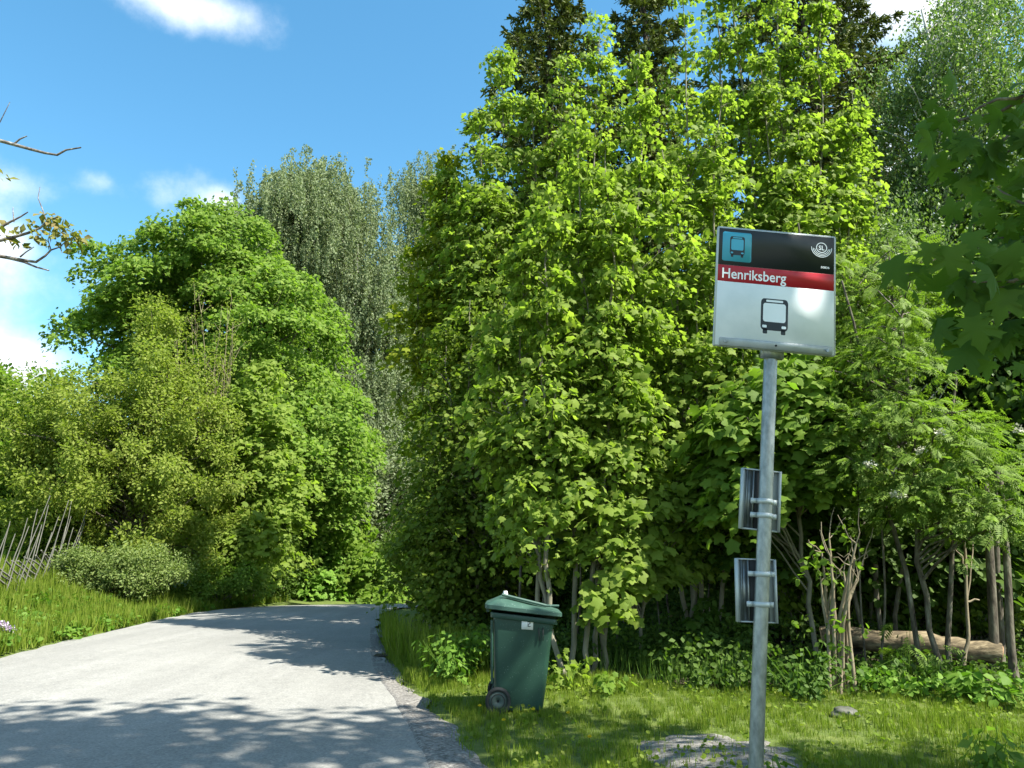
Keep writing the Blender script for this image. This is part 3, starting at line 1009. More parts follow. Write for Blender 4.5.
def rect_ring(x0, x1, y0, y1, z0, z1=None, r=.045, k=4):
    """rounded rectangle in plan; z goes from z0 (at x0) to z1 (at x1)"""
    z1 = z0 if z1 is None else z1
    pts = []
    for cx, cyy, a0 in ((x1 - r, y1 - r, 0), (x0 + r, y1 - r, 90), (x0 + r, y0 + r, 180), (x1 - r, y0 + r, 270)):
        for i in range(k + 1):
            a = math.radians(a0 + 90 * i / k); x = cx + r * math.cos(a)
            pts.append((x, cyy + r * math.sin(a), z0 + (z1 - z0) * (x - x0) / (x1 - x0)))
    return pts


yf, yb = YB - WD / 2, YB + WD / 2
Zpx = lambda py: P(520, py, YB)[2]
zt0, zt1 = Zpx(611), Zpx(618.5)
rings = [rect_ring(X(495), X(541), yf + .04, yb - .04, ZB, r=.05),
         rect_ring(X(494.6), X(544), yf + .03, yb - .03, ZB + .18, r=.05),
         rect_ring(X(494), X(550.5), yf + .006, yb - .006, zt0 - .17, r=.045),
         rect_ring(X(493.6), X(552.2), yf, yb, zt0 - .05, zt1 - .05, r=.045),
         rect_ring(X(493.6), X(552.2), yf, yb, zt0, zt1, r=.045)]
body = loft(rings, M['bin'], 'body', binobj)
# thick rim
loft([rect_ring(X(490.8), X(555.5), yf - .022, yb + .022, zt0 - .035, zt1 - .035, r=.05),
      rect_ring(X(490.8), X(555.5), yf - .022, yb + .022, zt0 + .01, zt1 + .01, r=.05)], M['bin'], 'rim', body, bev=.006)
# back edge tube and raised side ribs, near-black painting in recess shade
m = MB()
for px in (537.5, 541.5): m.box((X(px), yf - .004, (zt0 + zt1) / 2 - .145), (A(1, 0, 0), A(0, 1, 0), A(0, 0, 1)), (.006, .012, .11))
m.build('side_rib', M['slot_dark'], body)
m = MB(); m.tube([(X(492.6), yf + .03, ZB + .22), (X(492.2), yf + .025, zt0 - .06)], .012, 8, cap=True); m.build('back_edge', M['bin'], body)
# sticker with a dark figure
zs = Zpx(621); xs = X(526.5); ys = yf - .004
m = MB(); sw = 5.6 * S; m.box((xs, ys, zs), (unit(A(1, 0, -.05)), A(0, 1, 0), unit(A(.05, 0, 1))), (sw * 2, .003, sw * 2.0)); st_ = m.build('sticker', M['sticker'], body)
m = MB()
for dx, dz, w_, h_ in ((.2, .35, .75, .22), (.55, .1, .22, .5), (.2, -.1, .7, .2), (.0, -.4, .22, .5), (.3, -.62, .85, .22)):
    m.box((xs + dx * sw * .6 + sw * .12, ys - .002, zs + dz * sw * .75), (A(1, 0, 0), A(0, 1, 0), A(0, 0, 1)), (w_ * sw * .6, .002, h_ * sw * .6))
m.build('sticker_print', M['ink'], st_)
# lid: thick sloping plate with a raised hump over the hinge side
lz0, lz1 = Zpx(603.5), Zpx(611.5)
x0, x1 = X(485.5), X(560)
lid = loft([rect_ring(x0 + .01, x1 - .006, yf - .045, yb + .045, lz0 - .028, lz1 - .030, r=.05),
            rect_ring(x0, x1, yf - .055, yb + .055, lz0 - .022, lz1 - .024, r=.055),
            rect_ring(x0, x1, yf - .055, yb + .055, lz0 + .012, lz1 + .004, r=.055),
            rect_ring(x0 + .06, x1 - .02, yf - .03, yb + .03, lz0 + .035, lz1 + .012, r=.06),
            rect_ring(x0 + .15, x1 - .13, yf + .07, yb - .07, lz0 + .075, lz1 + .045, r=.06)], M['bin_lid'], 'lid', binobj)
m = MB(); m.tube([(X(502), yf + .05, Zpx(593.5)), (X(545), yf + .05, Zpx(604.2))], .013, 8, cap=True)
m.tube([(X(545), yf + .05, Zpx(604.2)), (X(557.5), yf + .05, Zpx(604.5))], .011, 8, cap=True)
m.build('lid_ridge', M['bin_lid'], lid)
m = MB(); m.tube([(X(505), YB - .1, Zpx(596)), (X(505), YB - .1, Zpx(590.5))], [.028, .018], 10, cap=True); m.build('lid_knob', M['sticker'], lid)
m = MB(); m.tube([(X(488), yf + .04, lz0 - .045), (X(488), yb - .04, lz0 - .045)], .016, 10, cap=True); m.build('handle', M['bin'], binobj)
wr = 12.0 * S
for ys_, nm in ((yf - .03, 0), (yb + .03, 1)):
    wc = A(X(498.5), ys_, bz + wr * .98)
    def disc(r0, r1, y0, y1, mat, name, par, k=32):
        t = np.linspace(0, 2 * math.pi, k, endpoint=False); V = []
        for r, y in ((r0, y0), (r1, y0), (r1, y1), (r0, y1)):
            V += [wc + A(r * math.cos(a), y, r * math.sin(a)) for a in t]
        fa = [[q * k + i, q * k + (i + 1) % k, ((q + 1) % 4) * k + (i + 1) % k, ((q + 1) % 4) * k + i] for q in range(4) for i in range(k)]
        m = MB(); m.add(V, fa); return m.build(name, mat, par)
    wh = disc(.012, wr * .74, -.022, .022, M['hub'], 'wheel', binobj)
    disc(wr * .74, wr, -.028, .028, M['rubber'], 'tyre', wh)
    disc(wr * .50, wr * .56, -.027, -.022, M['rubber'], 'hub_ring', wh)
m = MB(); m.tube([(X(498.5), yf - .04, bz + wr * .98), (X(498.5), yb + .04, bz + wr * .98)], .011, 8, cap=True); m.build('axle', M['rubber'], binobj)

# ================================================================== WATTLE FENCE
def fence_pt(s, dz=0.0):
    a, b_ = P(-14, 590, 15.2), P(62, 590, 21.0)
    p = a + (b_ - a) * s
    p[2] = gz(p[0], p[1]) + dz
    return p


fn = thing('roundpole_fence', 'old grey roundpole fence of slanting stakes on the grass bank', 'fence', fence_pt(.4))
for i in range(11):
    s = -.05 + i * .10 + R.normal(0, .012)
    for k_ in range(2):
        p = fence_pt(s + k_ * .022, -.1) + A(.10 * k_, .18 * k_, 0)
        L = R.uniform(1.55, 2.15) * (1 - .22 * k_)
        q = p + A(.13 + R.normal(0, .06), .12, 1.0) * L * .98
        m = MB(); m.tube(wander(p, q, 5, .012), np.linspace(.013, .008, 5), 6, cap=True); m.build('stake', M['stake'], fn, smooth=True)
for i in range(16):
    s = -.12 + i * .07
    p = fence_pt(s, .62 + R.uniform(-.05, .1)); q = fence_pt(s + .26, .10 + R.uniform(-.05, .08))
    off = A(.06, .10, 0)
    m = MB(); m.tube(wander(p + off, q + off, 6, .012), np.linspace(.017, .024, 6), 7, cap=True); m.build('rail', M['stake'], fn, smooth=True)

# ================================================================== TREES BEYOND THE ROAD
def W3(e): return ell(*e)


def mk(lst): return [ell(*e) for e in lst]


# big round maple
cs = clumps(mk([(200, 300, 31, 84, 72, 5), (148, 338, 30.5, 50, 66, 4.5), (228, 258, 31, 52, 42, 4), (282, 350, 30.5, 62, 85, 5), (322, 440, 29.5, 45, 65, 4), (325, 495, 29, 30, 42, 3.0), (205, 440, 31, 105, 100, 5)]), 640, .72, lead=0)
bs = on_ground(215, 31.5)
tree('maple_tree', 'big round bright green maple across the road beside the tall grey birch', 'tree', bs, bs + A(-.3, .3, 12.5), .38, cs, M['maple_green'], M['bark'],
     lambda mb, a: pads(mb, MAPLE_SMALL, cs, a, 230, .82, .145, droop=.6, jitter=.75), limb_kw=dict(frac=.4))
# weeping birches
def birch(name_label, px, Y, ells, n, nstr, nleaf, length, size, hgt, group=None):
    cs = clumps(mk(ells), n, .6, lead=0)
    cs[:, 2] -= .35
    bs = on_ground(px, Y)
    def lf(mb, a):
        st, L = curtains(mb, OVATE, cs, nstr, nleaf, length, size, spread=.8)
    tree('birch_tree', name_label, 'tree', bs, bs + A(.4, 0, hgt), .30, cs, M['birch'], M['bark_birch'], lf, group=group, limb_kw=dict(frac=.35, rise=.9))


birch('tall grey green weeping birch rising behind the round maple', 335, 43, [(318, 250, 43, 82, 80, 6), (275, 240, 43, 42, 55, 4.5), (352, 370, 43, 62, 120, 5.5), (318, 194, 43, 42, 36, 4), (400, 450, 42, 50, 100, 4.5), (300, 420, 43, 70, 140, 5)], 380, 30, 60, 2.4, .135, 21)
birch('second weeping birch half hidden by the yellow green roadside trees', 425, 47, [(430, 190, 47, 24, 38, 3), (445, 280, 47, 45, 80, 4.5), (420, 400, 46, 45, 120, 4.5)], 170, 30, 60, 2.4, .135, 23)
# shady lower trees behind the bend
for (px, Y, ee, lab) in [
    (385, 36, [(375, 520, 36, 50, 60, 4), (410, 480, 36.5, 40, 70, 4), (440, 540, 36, 50, 60, 4)], 'shaded grey green tree filling the gap above the road bend'),
    (290, 37, [(290, 540, 37, 60, 50, 4), (330, 500, 38, 40, 60, 4)], 'dark tree under the birch between the maple and the road bend')]:
    cs = clumps(mk(ee), 90, .5); bs = on_ground(px, Y)
    tree('understorey_tree', lab, 'tree', bs, bs + A(0, 0, 5.5), .16, cs, M['birch'] if px == 385 else M['wood_dark'], M['bark_dark'], lambda mb, a: balls(mb, OVATE, cs, a, 230, .95, .15), limb_kw=dict(frac=.5))
# olive small-leaved tree
cs = clumps(mk([(112, 455, 23, 82, 80, 2.8), (62, 480, 22.5, 60, 70, 2.6), (165, 400, 23.5, 48, 62, 2.2), (150, 515, 22.5, 85, 62, 2.6), (205, 470, 23, 42, 70, 2.0), (160, 335, 23.5, 20, 45, .9), (60, 440, 23, 40, 55, 2)]), 400, .55)
bs = on_ground(125, 23.3)
tree('hawthorn_tree', 'broad olive yellow small leaved tree above the hedge bush by the fence', 'tree', bs, bs + A(.2, .2, 6.2), .16, cs, M['hawthorn'], M['bark'],
     lambda mb, a: balls(mb, OVATE, cs, a, 235, .50, .105), limb_kw=dict(frac=.6, r0=.03))
# half-bare twiggy sallow
bs = on_ground(205, 24.6)
sal = thing('sallow_shrub', 'twiggy half bare brownish shrub top standing against the round maple', 'shrub', bs)
m = MB(); tips = []
for i in range(30):
    q = P(R.uniform(172, 238), R.uniform(300, 400), 24.6 + R.uniform(-.8, .8))
    pth = wander(bs + R.normal(0, .12, 3) * A(1, 1, 0), q, 9, .07); m.tube(pth, np.linspace(.020, .005, 9), 4); tips.append(pth[4:])
    for j in range(5):
        a = pth[R.integers(4, 9)]; e = a + A(R.normal(0, .25), R.normal(0, .25), R.uniform(.3, .8)); m.tube(wander(a, e, 4, .02), [.010, .008, .007, .005], 4); tips.append(np.array([e]))
m.build('trunk', surf_mat('sallow_bark', [(.3, (.13, .11, .06)), (.7, (.24, .21, .12))], 8), sal)
m = MB(); balls(m, OVATE, np.concatenate(tips), bs, 15, .24, .085); m.build('crown', M['hawthorn'], sal)
# young lime-coloured maple
cs = clumps(mk([(255, 440, 25, 36, 62, 1.7), (268, 490, 24.6, 32, 55, 1.6), (238, 548, 24.2, 44, 42, 1.8), (225, 500, 24.6, 30, 40, 1.4), (262, 390, 25.2, 22, 30, 1.0)]), 105, .55)
bs = on_ground(250, 25)
tree('young_maple', 'young lime green maple in front of the round maple', 'tree', bs, bs + A(.1, 0, 6.3), .09, cs, M['maple_lime'], M['bark_maple'], lambda mb, a: pads(mb, MAPLE_SMALL, cs, a, 110, .62, .17, droop=.6), limb_kw=dict(frac=.6, r0=.03))
# far-left trees
cs = clumps(mk([(10, 430, 25, 48, 55, 2.2), (-40, 440, 25, 50, 70, 2.4), (30, 480, 24.5, 40, 50, 2), (10, 540, 24, 60, 45, 1.6), (60, 545, 23.5, 40, 40, 1.4), (-50, 540, 24, 50, 50, 1.6)]), 220, .55); bs = on_ground(-10, 25)
tree('bird_cherry_tree', 'deep green leafy tree behind the slanting fence stakes', 'tree', bs, bs + A(0, 0, 5.2), .14, cs, M['maple_fresh'], M['bark'], lambda mb, a: balls(mb, ROUND, cs, a, 230, .62, .13), limb_kw=dict(frac=.5))
cs = clumps(mk([(32, 378, 38, 24, 20, 1.6), (8, 400, 38, 30, 25, 1.8), (40, 410, 38, 24, 25, 1.6), (-30, 390, 38, 30, 30, 2)]), 60, .4); bs = on_ground(15, 38)
tree('poplar_tree', 'thin airy treetop showing against the cloud beside the olive tree', 'tree', bs, bs + A(0, 0, 9.3), .12, cs, M['birch_light'], M['bark'], lambda mb, a: balls(mb, OVATE, cs, a, 42, .7, .16), limb_kw=dict(frac=.9, r0=.03))
# hedge bushes
def bush(name, label, px, Y, ells, n, nl, rad, size, mat, T=OVATE, gen=balls, group=None, cat='bush', stems=14, h=.6):
    cs = clumps(mk(ells), n, .45); bs = on_ground(px, Y)
    cs[:, 2] = np.maximum(cs[:, 2], hz(cs[:, 0], cs[:, 1]) + .08)
    t = thing(name, label, cat, bs, group)
    m = MB()
    for i in R.integers(0, len(cs), stems):
        b_ = bs + A(R.normal(0, .12), R.normal(0, .12), -.05); m.tube(wander(b_, cs[i], 6, .03), np.linspace(.018, .006, 6), 5)
    m.build('stem', M['bark'], t)
    m = MB(); gen(m, T, cs, bs + A(0, 0, .2), nl, rad, size); m.build('foliage', mat, t)
    return t


bush('honeysuckle_bush', 'low wide grey green bush at the end of the fence', 112, 19.5, [(120, 570, 19.5, 58, 22, 1.2), (85, 572, 19.2, 35, 22, 1.0), (155, 578, 19.8, 38, 16, 1.0)], 170, 150, .30, .065, M['hedge'])
bush('scrub_bush', 'dark scrubby bush beneath the young lime green maple', 220, 22.5, [(215, 580, 22.5, 40, 18, 1), (245, 585, 23, 22, 14, .8)], 80, 110, .32, .085, M['maple_green'])
bush('hazel_bush', 'brightest yellow green bush on the outside of the road bend', 318, 29.5, [(318, 575, 29.5, 28, 28, 1.6), (335, 560, 30, 18, 28, 1.4), (300, 590, 29, 24, 14, 1.2)], 75, 85, .62, .19, M['bush_bright'], MAPLE_SMALL, pads)
bush('maple_shrub', 'mid green maple shrub leaning over the road bend', 362, 30.2, [(360, 565, 30.2, 26, 32, 1.6), (350, 545, 30.6, 18, 20, 1.2), (385, 585, 29.5, 20, 20, 1.2)], 75, 85, .62, .19, M['maple_fresh'], MAPLE_SMALL, pads)
bush('elder_bush', 'dark round bush between the lime maple and the road bend', 275, 27.6, [(275, 565, 27.6, 26, 40, 1.6), (262, 590, 27, 24, 14, 1.2)], 80, 120, .5, .11, M['wood_dark'])
bush('willow_bush', 'dark bush where the road disappears behind the roadside trees', 405, 31, [(405, 570, 31.5, 26, 40, 1.8), (430, 560, 31.5, 30, 50, 1.8)], 90, 110, .6, .13, M['wood_dark'])

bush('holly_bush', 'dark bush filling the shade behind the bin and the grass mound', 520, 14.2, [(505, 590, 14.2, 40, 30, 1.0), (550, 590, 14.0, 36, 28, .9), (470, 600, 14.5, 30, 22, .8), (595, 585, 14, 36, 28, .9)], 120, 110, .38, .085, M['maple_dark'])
# bare-branched oak standing left of the lens
bs = A(-9.6, 11.2, gz(-9.6, 11.2))
oak = thing('oak_tree', 'old oak at the road edge with bare lichened branches and young leaves', 'tree', bs)
tr = wander(bs - A(0, 0, .1), bs + A(.3, -.2, 8.5), 12, .06)
m = MB(); m.tube(tr, np.linspace(.24, .07, 12), 9)
sprigs = []


def twig(pts, r0, r1, Y=10.6):
    q = [P(x, y, Y + dy) for x, y, dy in pts]
    m.tube(q, np.linspace(r0, r1, len(q)), 6)
    return q


anchor = lambda z: (tr[np.argmin(abs(tr[:, 2] - z))])
def limb_to(px, py, r0=.06, r1=.03):
    q = P(px, py, 10.6); a = anchor(q[2] - 1.0)
    m.tube(wander(a, q, 7, .05), np.linspace(r0, r1, 7), 7)


limb_to(-6, 139)
twig([(-6, 139, 0), (12, 144, 0), (30, 149, .03), (45, 153, .05), (57, 155, .05), (66, 150, .05), (81, 147.5, .05)], .030, .012)
twig([(14, 144, 0), (20, 139, 0), (27, 136, 0)], .016, .008)
limb_to(-6, 242)
twig([(-6, 242, 0), (14, 237, 0), (28, 233, 0), (40, 228, 0), (48, 221, 0), (58, 217, 0)], .030, .010)
limb_to(-6, 256)
twig([(-6, 255, 0), (10, 258, 0), (22, 260, 0), (36, 262, 0), (45, 256, 0), (51, 250, 0), (60, 247, 0), (68, 239, 0)], .030, .007)
twig([(8, 258, 0), (24, 262, 0), (36, 267, 0), (49, 270.5, 0)], .020, .010)
twig([(-4, 230, 0), (10, 222, 0), (20, 217, 0), (28, 212, 0)], .022, .009)
twig([(20, 257, 0), (26, 252, 0), (34, 247, 0)], .013, .006)
twig([(46, 220, 0), (42, 208, 0), (38, 198, 0), (40, 187, 0)], .010, .004)
twig([(51, 250, 0), (48, 240, 0), (50, 232, 0)], .009, .004)
twig([(14, 222, 0), (13, 212, 0), (13, 207, 0)], .009, .004)
limb_to(-10, 130, .04, .02)
twig([(-10, 130, 0), (0, 122, 0), (5, 112, 0), (10, 102, 0)], .010, .004)
m.build('trunk', M['lichen_twig'], oak, smooth=True)
sp = [(50, 218), (56, 222), (62, 226), (64, 234), (68, 229), (77, 230), (79, 236), (58, 235), (55, 243), (3, 235), (18, 242), (25, 222), (40, 236), (1, 174), (48, 214), (74, 238), (44, 223), (3, 222)]
cs2 = np.array([P(x, y, 10.6) for x, y in sp])
extra = clumps([(-11.2, 11.0, 6.5, 2.2, 1.8, 2.0)], 60, .5)
px_, _, _ = proj(extra); extra = extra[px_ < -25]
m = MB(); pads(m, OVATE, cs2, tr[8], 12, .13, .12, jitter=.8); balls(m, OVATE, extra, tr[8], 60, .45, .10)
m.build('crown', leaf_mat('young_oak_leaf', [(.14, .15, .03), (.20, .20, .05), (.22, .17, .07)], trans=.4), oak)

# ================================================================== ROADSIDE TREES (near side)
def maple(label, px, Y, ells, n, nl, hgt, mat='maple_lime', rb=.04, size=.102, rad=.44, T=MAPLE, name='maple_tree', lean=0, back=.1, bark='bark_maple', group=None, frac=.75, **kw):
    n, nl = int(n * 1.25), int(nl * 1.25)
    cs = clumps(mk(ells), n, .45)
    cs[:, 2] = np.maximum(cs[:, 2], hz(cs[:, 0], cs[:, 1]) + .5)
    bs = on_ground(px, Y)
    return tree(name, label, 'tree', bs, bs + A(lean, back, hgt), rb, cs, M[mat], M[bark], lambda mb, a: pads(mb, T, cs, a, nl, rad, size, **kw), limb_kw=dict(frac=frac, r0=.02, rise=.8), group=group, wob=.03)


maple('leafy maple branching low between the bin and the bus stop pole', 645, 9.4, [(x_, y_, Y_, 20, 16, .22) for x_, y_, Y_ in ((600, 445, 8.9), (642, 462, 9.0), (615, 498, 8.8), (664, 500, 9.1), (694, 522, 9.3), (590, 548, 8.8), (622, 566, 8.7), (604, 598, 8.6), (640, 575, 9.0), (560, 442, 8.9), (528, 468, 9.0), (556, 505, 8.8), (668, 560, 9.2), (640, 535, 8.9), (500, 440, 9.2), (720, 470, 9.4))], 60, 34, 5.2, mat='maple_lime', rb=.022, rad=.20, frac=.6, size=.11)
maple('shaded maple right behind the bus stop pole', 762, 9.9, [(740, 520, 10.2, 60, 60, .9), (800, 460, 10, 60, 90, .9), (770, 400, 9.8, 60, 50, .8)], 70, 70, 5.6, mat='maple_dark', rb=.03, frac=.4)  # shade under the crowns put into its darker leaf colour


maple('low maple spray with broad lit leaves on both sides of the pole', 815, 9.0, [(755, 420, 8.7, 45, 45, .5), (815, 440, 8.7, 40, 65, .5), (800, 380, 8.9, 40, 30, .5), (735, 480, 8.8, 35, 40, .4)], 60, 60, 4.4, mat='maple_fresh', rb=.03, rad=.4, size=.12)


def leader_tree(label, px, Y, leaders, nc, nl, mat='maple_lime', rb=.035, size=.088, rad=.25, T=MAPLE, name='maple_tree', z0=.22, bark='bark_maple', fork=.12):
    """several upright stems from one foot, each with short tiers of leafy side shoots and a thin pointed top"""
    bs = on_ground(px, Y); t = thing(name, label, 'tree', bs)
    wood, crown = MB(), MB()
    C = []
    for i, (tx, ty, tY, rmax) in enumerate(leaders):
        top = P(tx, ty, tY)
        foot_ = bs + A(R.normal(0, fork), R.normal(0, fork), -.1)
        q = wander(foot_, top, 18, .035)
        bow = np.sin(np.linspace(0, math.pi, 18)) * .12
        q[:, :2] += (top[:2] - foot_[:2])[None] * bow[:, None]
        wood.tube(q, np.linspace(rb, .006, 18), 6)
        u = z0 + (1 - z0) * np.sort(R.random(nc) ** .9)
        # shoots stand in loose tiers
        u = u + .018 * np.sin(u * 60 + i)
        u = np.clip(u, z0, 1)
        a = R.random(nc) * 6.283
        rr = rmax * (1 - np.clip((u - .35) / .65, 0, 1) ** 1.3 * .92) * (.55 + .45 * np.clip((u - z0) / .2, 0, 1)) * R.uniform(.15, 1.1, nc)
        st = np.stack([np.interp(u, np.linspace(0, 1, 18), q[:, k_]) for k_ in range(3)], 1)
        c = st + np.stack([np.cos(a) * rr, np.sin(a) * rr, rr * R.uniform(.1, .6, nc)], 1)
        for j in range(nc):
            if R.random() < .6: wood.tube(np.array([st[j] - A(0, 0, rr[j] * .35), (st[j] + c[j]) / 2 - A(0, 0, rr[j] * .05), c[j]]), [.007, .005, .003], 4)
        small = 1 - .45 * np.clip((u - .5) / .5, 0, 1)
        for lo, hi in ((0, .75), (.75, 1.01)):
            k_ = (small >= lo) & (small < hi)
            if not k_.any(): continue
            f_ = 1 if hi > 1 else .75
            # full grown leaves and younger, smaller ones on the same shoots
            pads(crown, T, c[k_], (*np.mean(q[:, :2], 0), 0), nl * f_ * .40, rad * f_, size * (1.05 if hi > 1 else .85), jitter=.7)
            pads(crown, MAPLE_SMALL if T is MAPLE else OVATE, c[k_], (*np.mean(q[:, :2], 0), 0), nl * f_ * .42, rad * f_ * 1.1, size * (.72 if hi > 1 else .62), jitter=.9)
    wood.build('trunk', M[bark], t, smooth=True)
    crown.build('crown', M[mat], t)
    return t


leader_tree('tall slender maple with a pale stem between the bin and the pole', 592, 8.9, [(606, 140, 9.5, .75), (640, 50, 9.8, .85), (578, 230, 9.3, .7), (628, 300, 9.1, .7)], 62, 58, z0=.30, rad=.24)
leader_tree('slender maple with a dark stem directly behind the green bin', 558, 8.7, [(548, 190, 9.3, .75), (520, 250, 9.3, .75), (496, 340, 9.1, .65), (574, 110, 9.7, .8)], 62, 58, z0=.30, rad=.24)
leader_tree('yellow green maple with its crown just beside the sign panel', 690, 10.2, [(682, -10, 10.4, .9), (722, 80, 10.2, .9), (662, 150, 9.9, .8), (700, 250, 9.7, .8), (742, 320, 9.6, .7), (640, 330, 9.8, .7)], 66, 54)
leader_tree('tall yellow green maple whose crown rises above the sign panel', 785, 11, [(770, -60, 11.3, 1.0), (822, 0, 11, 1.0), (798, 130, 10.6, .95), (852, 90, 11, .85), (728, -50, 11.4, 1.0), (700, -60, 11.6, 1.0), (760, 60, 10.8, .9), (840, 200, 10.5, .8)], 92, 50, rb=.045)
leader_tree('loose topped light green tree at the sky edge in front of the spruce', 512, 13.5, [(500, 52, 13.8, .95), (480, 110, 13.6, .95), (532, 90, 13.5, 1.0), (464, 175, 13.4, 1.0), (566, 60, 13.5, 1.0), (600, 20, 13.6, 1.0), (445, 170, 13.9, .9), (500, 200, 13.2, 1.0)], 90, 55, T=MAPLE_SMALL, size=.115, name='aspen_tree', rad=.36, rb=.05)


leader_tree('yellow gold young oak at the road edge in front of the birch', 456, 14, [(434, 178, 14, .9), (452, 150, 14.2, .9), (418, 235, 13.9, .8), (474, 190, 14, .9), (440, 260, 13.6, .8)], 70, 50, mat='maple_gold', T=MAPLE_SMALL, size=.105, name='young_oak', rad=.34, z0=.45)
leader_tree('dark shaded tree hanging over the road edge near the bin', 470, 12.4, [(446, 330, 12.6, 1.0), (470, 300, 12.6, 1.0), (428, 390, 12.6, .9), (494, 340, 12.3, 1.0), (440, 450, 12.2, .9), (480, 420, 12.0, .9), (418, 470, 12.6, .8), (505, 300, 12.6, 1.0)], 88, 50, mat='hornbeam', T=ROUND, size=.085, name='hornbeam_tree', rad=.30, z0=.06)
# birch with hanging light leaves, right
def lbirch(label, px, Y, ells, n, nstr, nl, length, size, hgt, name='silver_birch'):
    cs = clumps(mk(ells), n, .4); bs = on_ground(px, Y)
    tree(name, label, 'tree', bs, bs + A(.3, 0, hgt), .12, cs, M['birch_light'], M['bark_birch'], lambda mb, a: curtains(mb, OVATE, cs, nstr, nl, length, size, spread=.45, sway=.2), limb_kw=dict(frac=.8, r0=.02, rise=.9))


lbirch('airy silver birch with small glinting leaves high above the rowan', 985, 14, [(970, 70, 14, 70, 80, 1.8), (920, 110, 14.2, 50, 70, 1.5), (1010, 160, 13.5, 60, 90, 1.6), (1000, 10, 14.5, 60, 40, 1.6), (930, 190, 14, 50, 60, 1.3)], 190, 10, 28, 1.2, .075, 13.5)
lbirch('pale leaved birch sapling between the sign and the rowan', 905, 11.8, [(890, 260, 11.8, 45, 55, 1.0), (920, 330, 11.6, 50, 50, 1.0), (860, 240, 12, 25, 40, .8)], 70, 9, 24, .9, .06, 7.5)


# rowans
def rowan(label, px, Y, ells, n, nl, hgt, flowers):
    cs = clumps(mk(ells), n, .4); bs = on_ground(px, Y)
    t = tree('rowan_tree', label, 'tree', bs, bs + A(.1, .1, hgt), .032, cs, M['rowan'], M['bark'], lambda mb, a: pads(mb, PINNATE, cs, a, nl * 1.4, .42, .165, droop=.45, jitter=.5), limb_kw=dict(frac=.8, r0=.02),
             more_trunks=[(bs + A(.15, .05, -.1), bs + A(.6, 0, hgt * .8), .03), (bs + A(-.12, .1, -.1), bs + A(-.5, .2, hgt * .85), .03)])
    for fx, fy, fY in flowers:
        q = P(fx, fy, fY); m = MB()
        cc = q + R.normal(0, 1, (18, 3)) * A(.024, .022, .013)
        balls(m, ROUND, cc, q - A(0, 0, .3), 5, .022, .022)
        m.build('blossom', M['petal_w'], t)


rowan('rowan with feathery leaves and white flower heads close to the wood edge', 930, 8.4, [(900, 430, 8.3, 80, 55, .7), (950, 480, 8.0, 60, 50, .6), (880, 330, 8.6, 50, 50, .7), (850, 400, 8.6, 45, 40, .6), (990, 510, 7.8, 40, 30, .5)], 105, 24, 5.2, [(940, 432, 7.6), (868, 464, 7.7), (897, 495, 7.6), (922, 450, 7.7), (1019, 430, 7.4)])
rowan('taller rowan with feathery leaves reaching up beside the sign panel', 880, 9.6, [(870, 300, 9.6, 45, 50, .8), (910, 280, 9.8, 50, 50, .8), (850, 360, 9.5, 40, 40, .7)], 60, 24, 6.6, [])
maple('dark leaved hazel spreading over the fallen log', 870, 10.2, [(840, 520, 10.2, 60, 60, .9), (900, 560, 10.4, 60, 50, .9), (960, 540, 10, 60, 60, .9), (1010, 470, 10, 50, 70, .9)], 125, 80, 4.6, mat='wood_dark', T=ROUND, size=.10, name='hazel_tree', rb=.03, rad=.45, frac=.2)
maple('bushy hazel filling the shade behind the pole and the pruned shrub', 800, 11.4, [(820, 590, 11.6, 60, 60, .8), (800, 480, 11.6, 80, 70, .9), (900, 500, 11.8, 70, 70, .9), (980, 580, 11.6, 70, 60, .9)], 150, 60, 4.0, mat='wood_dark', T=ROUND, size=.095, name='hazel_tree', rb=.03, rad=.42, frac=.2)


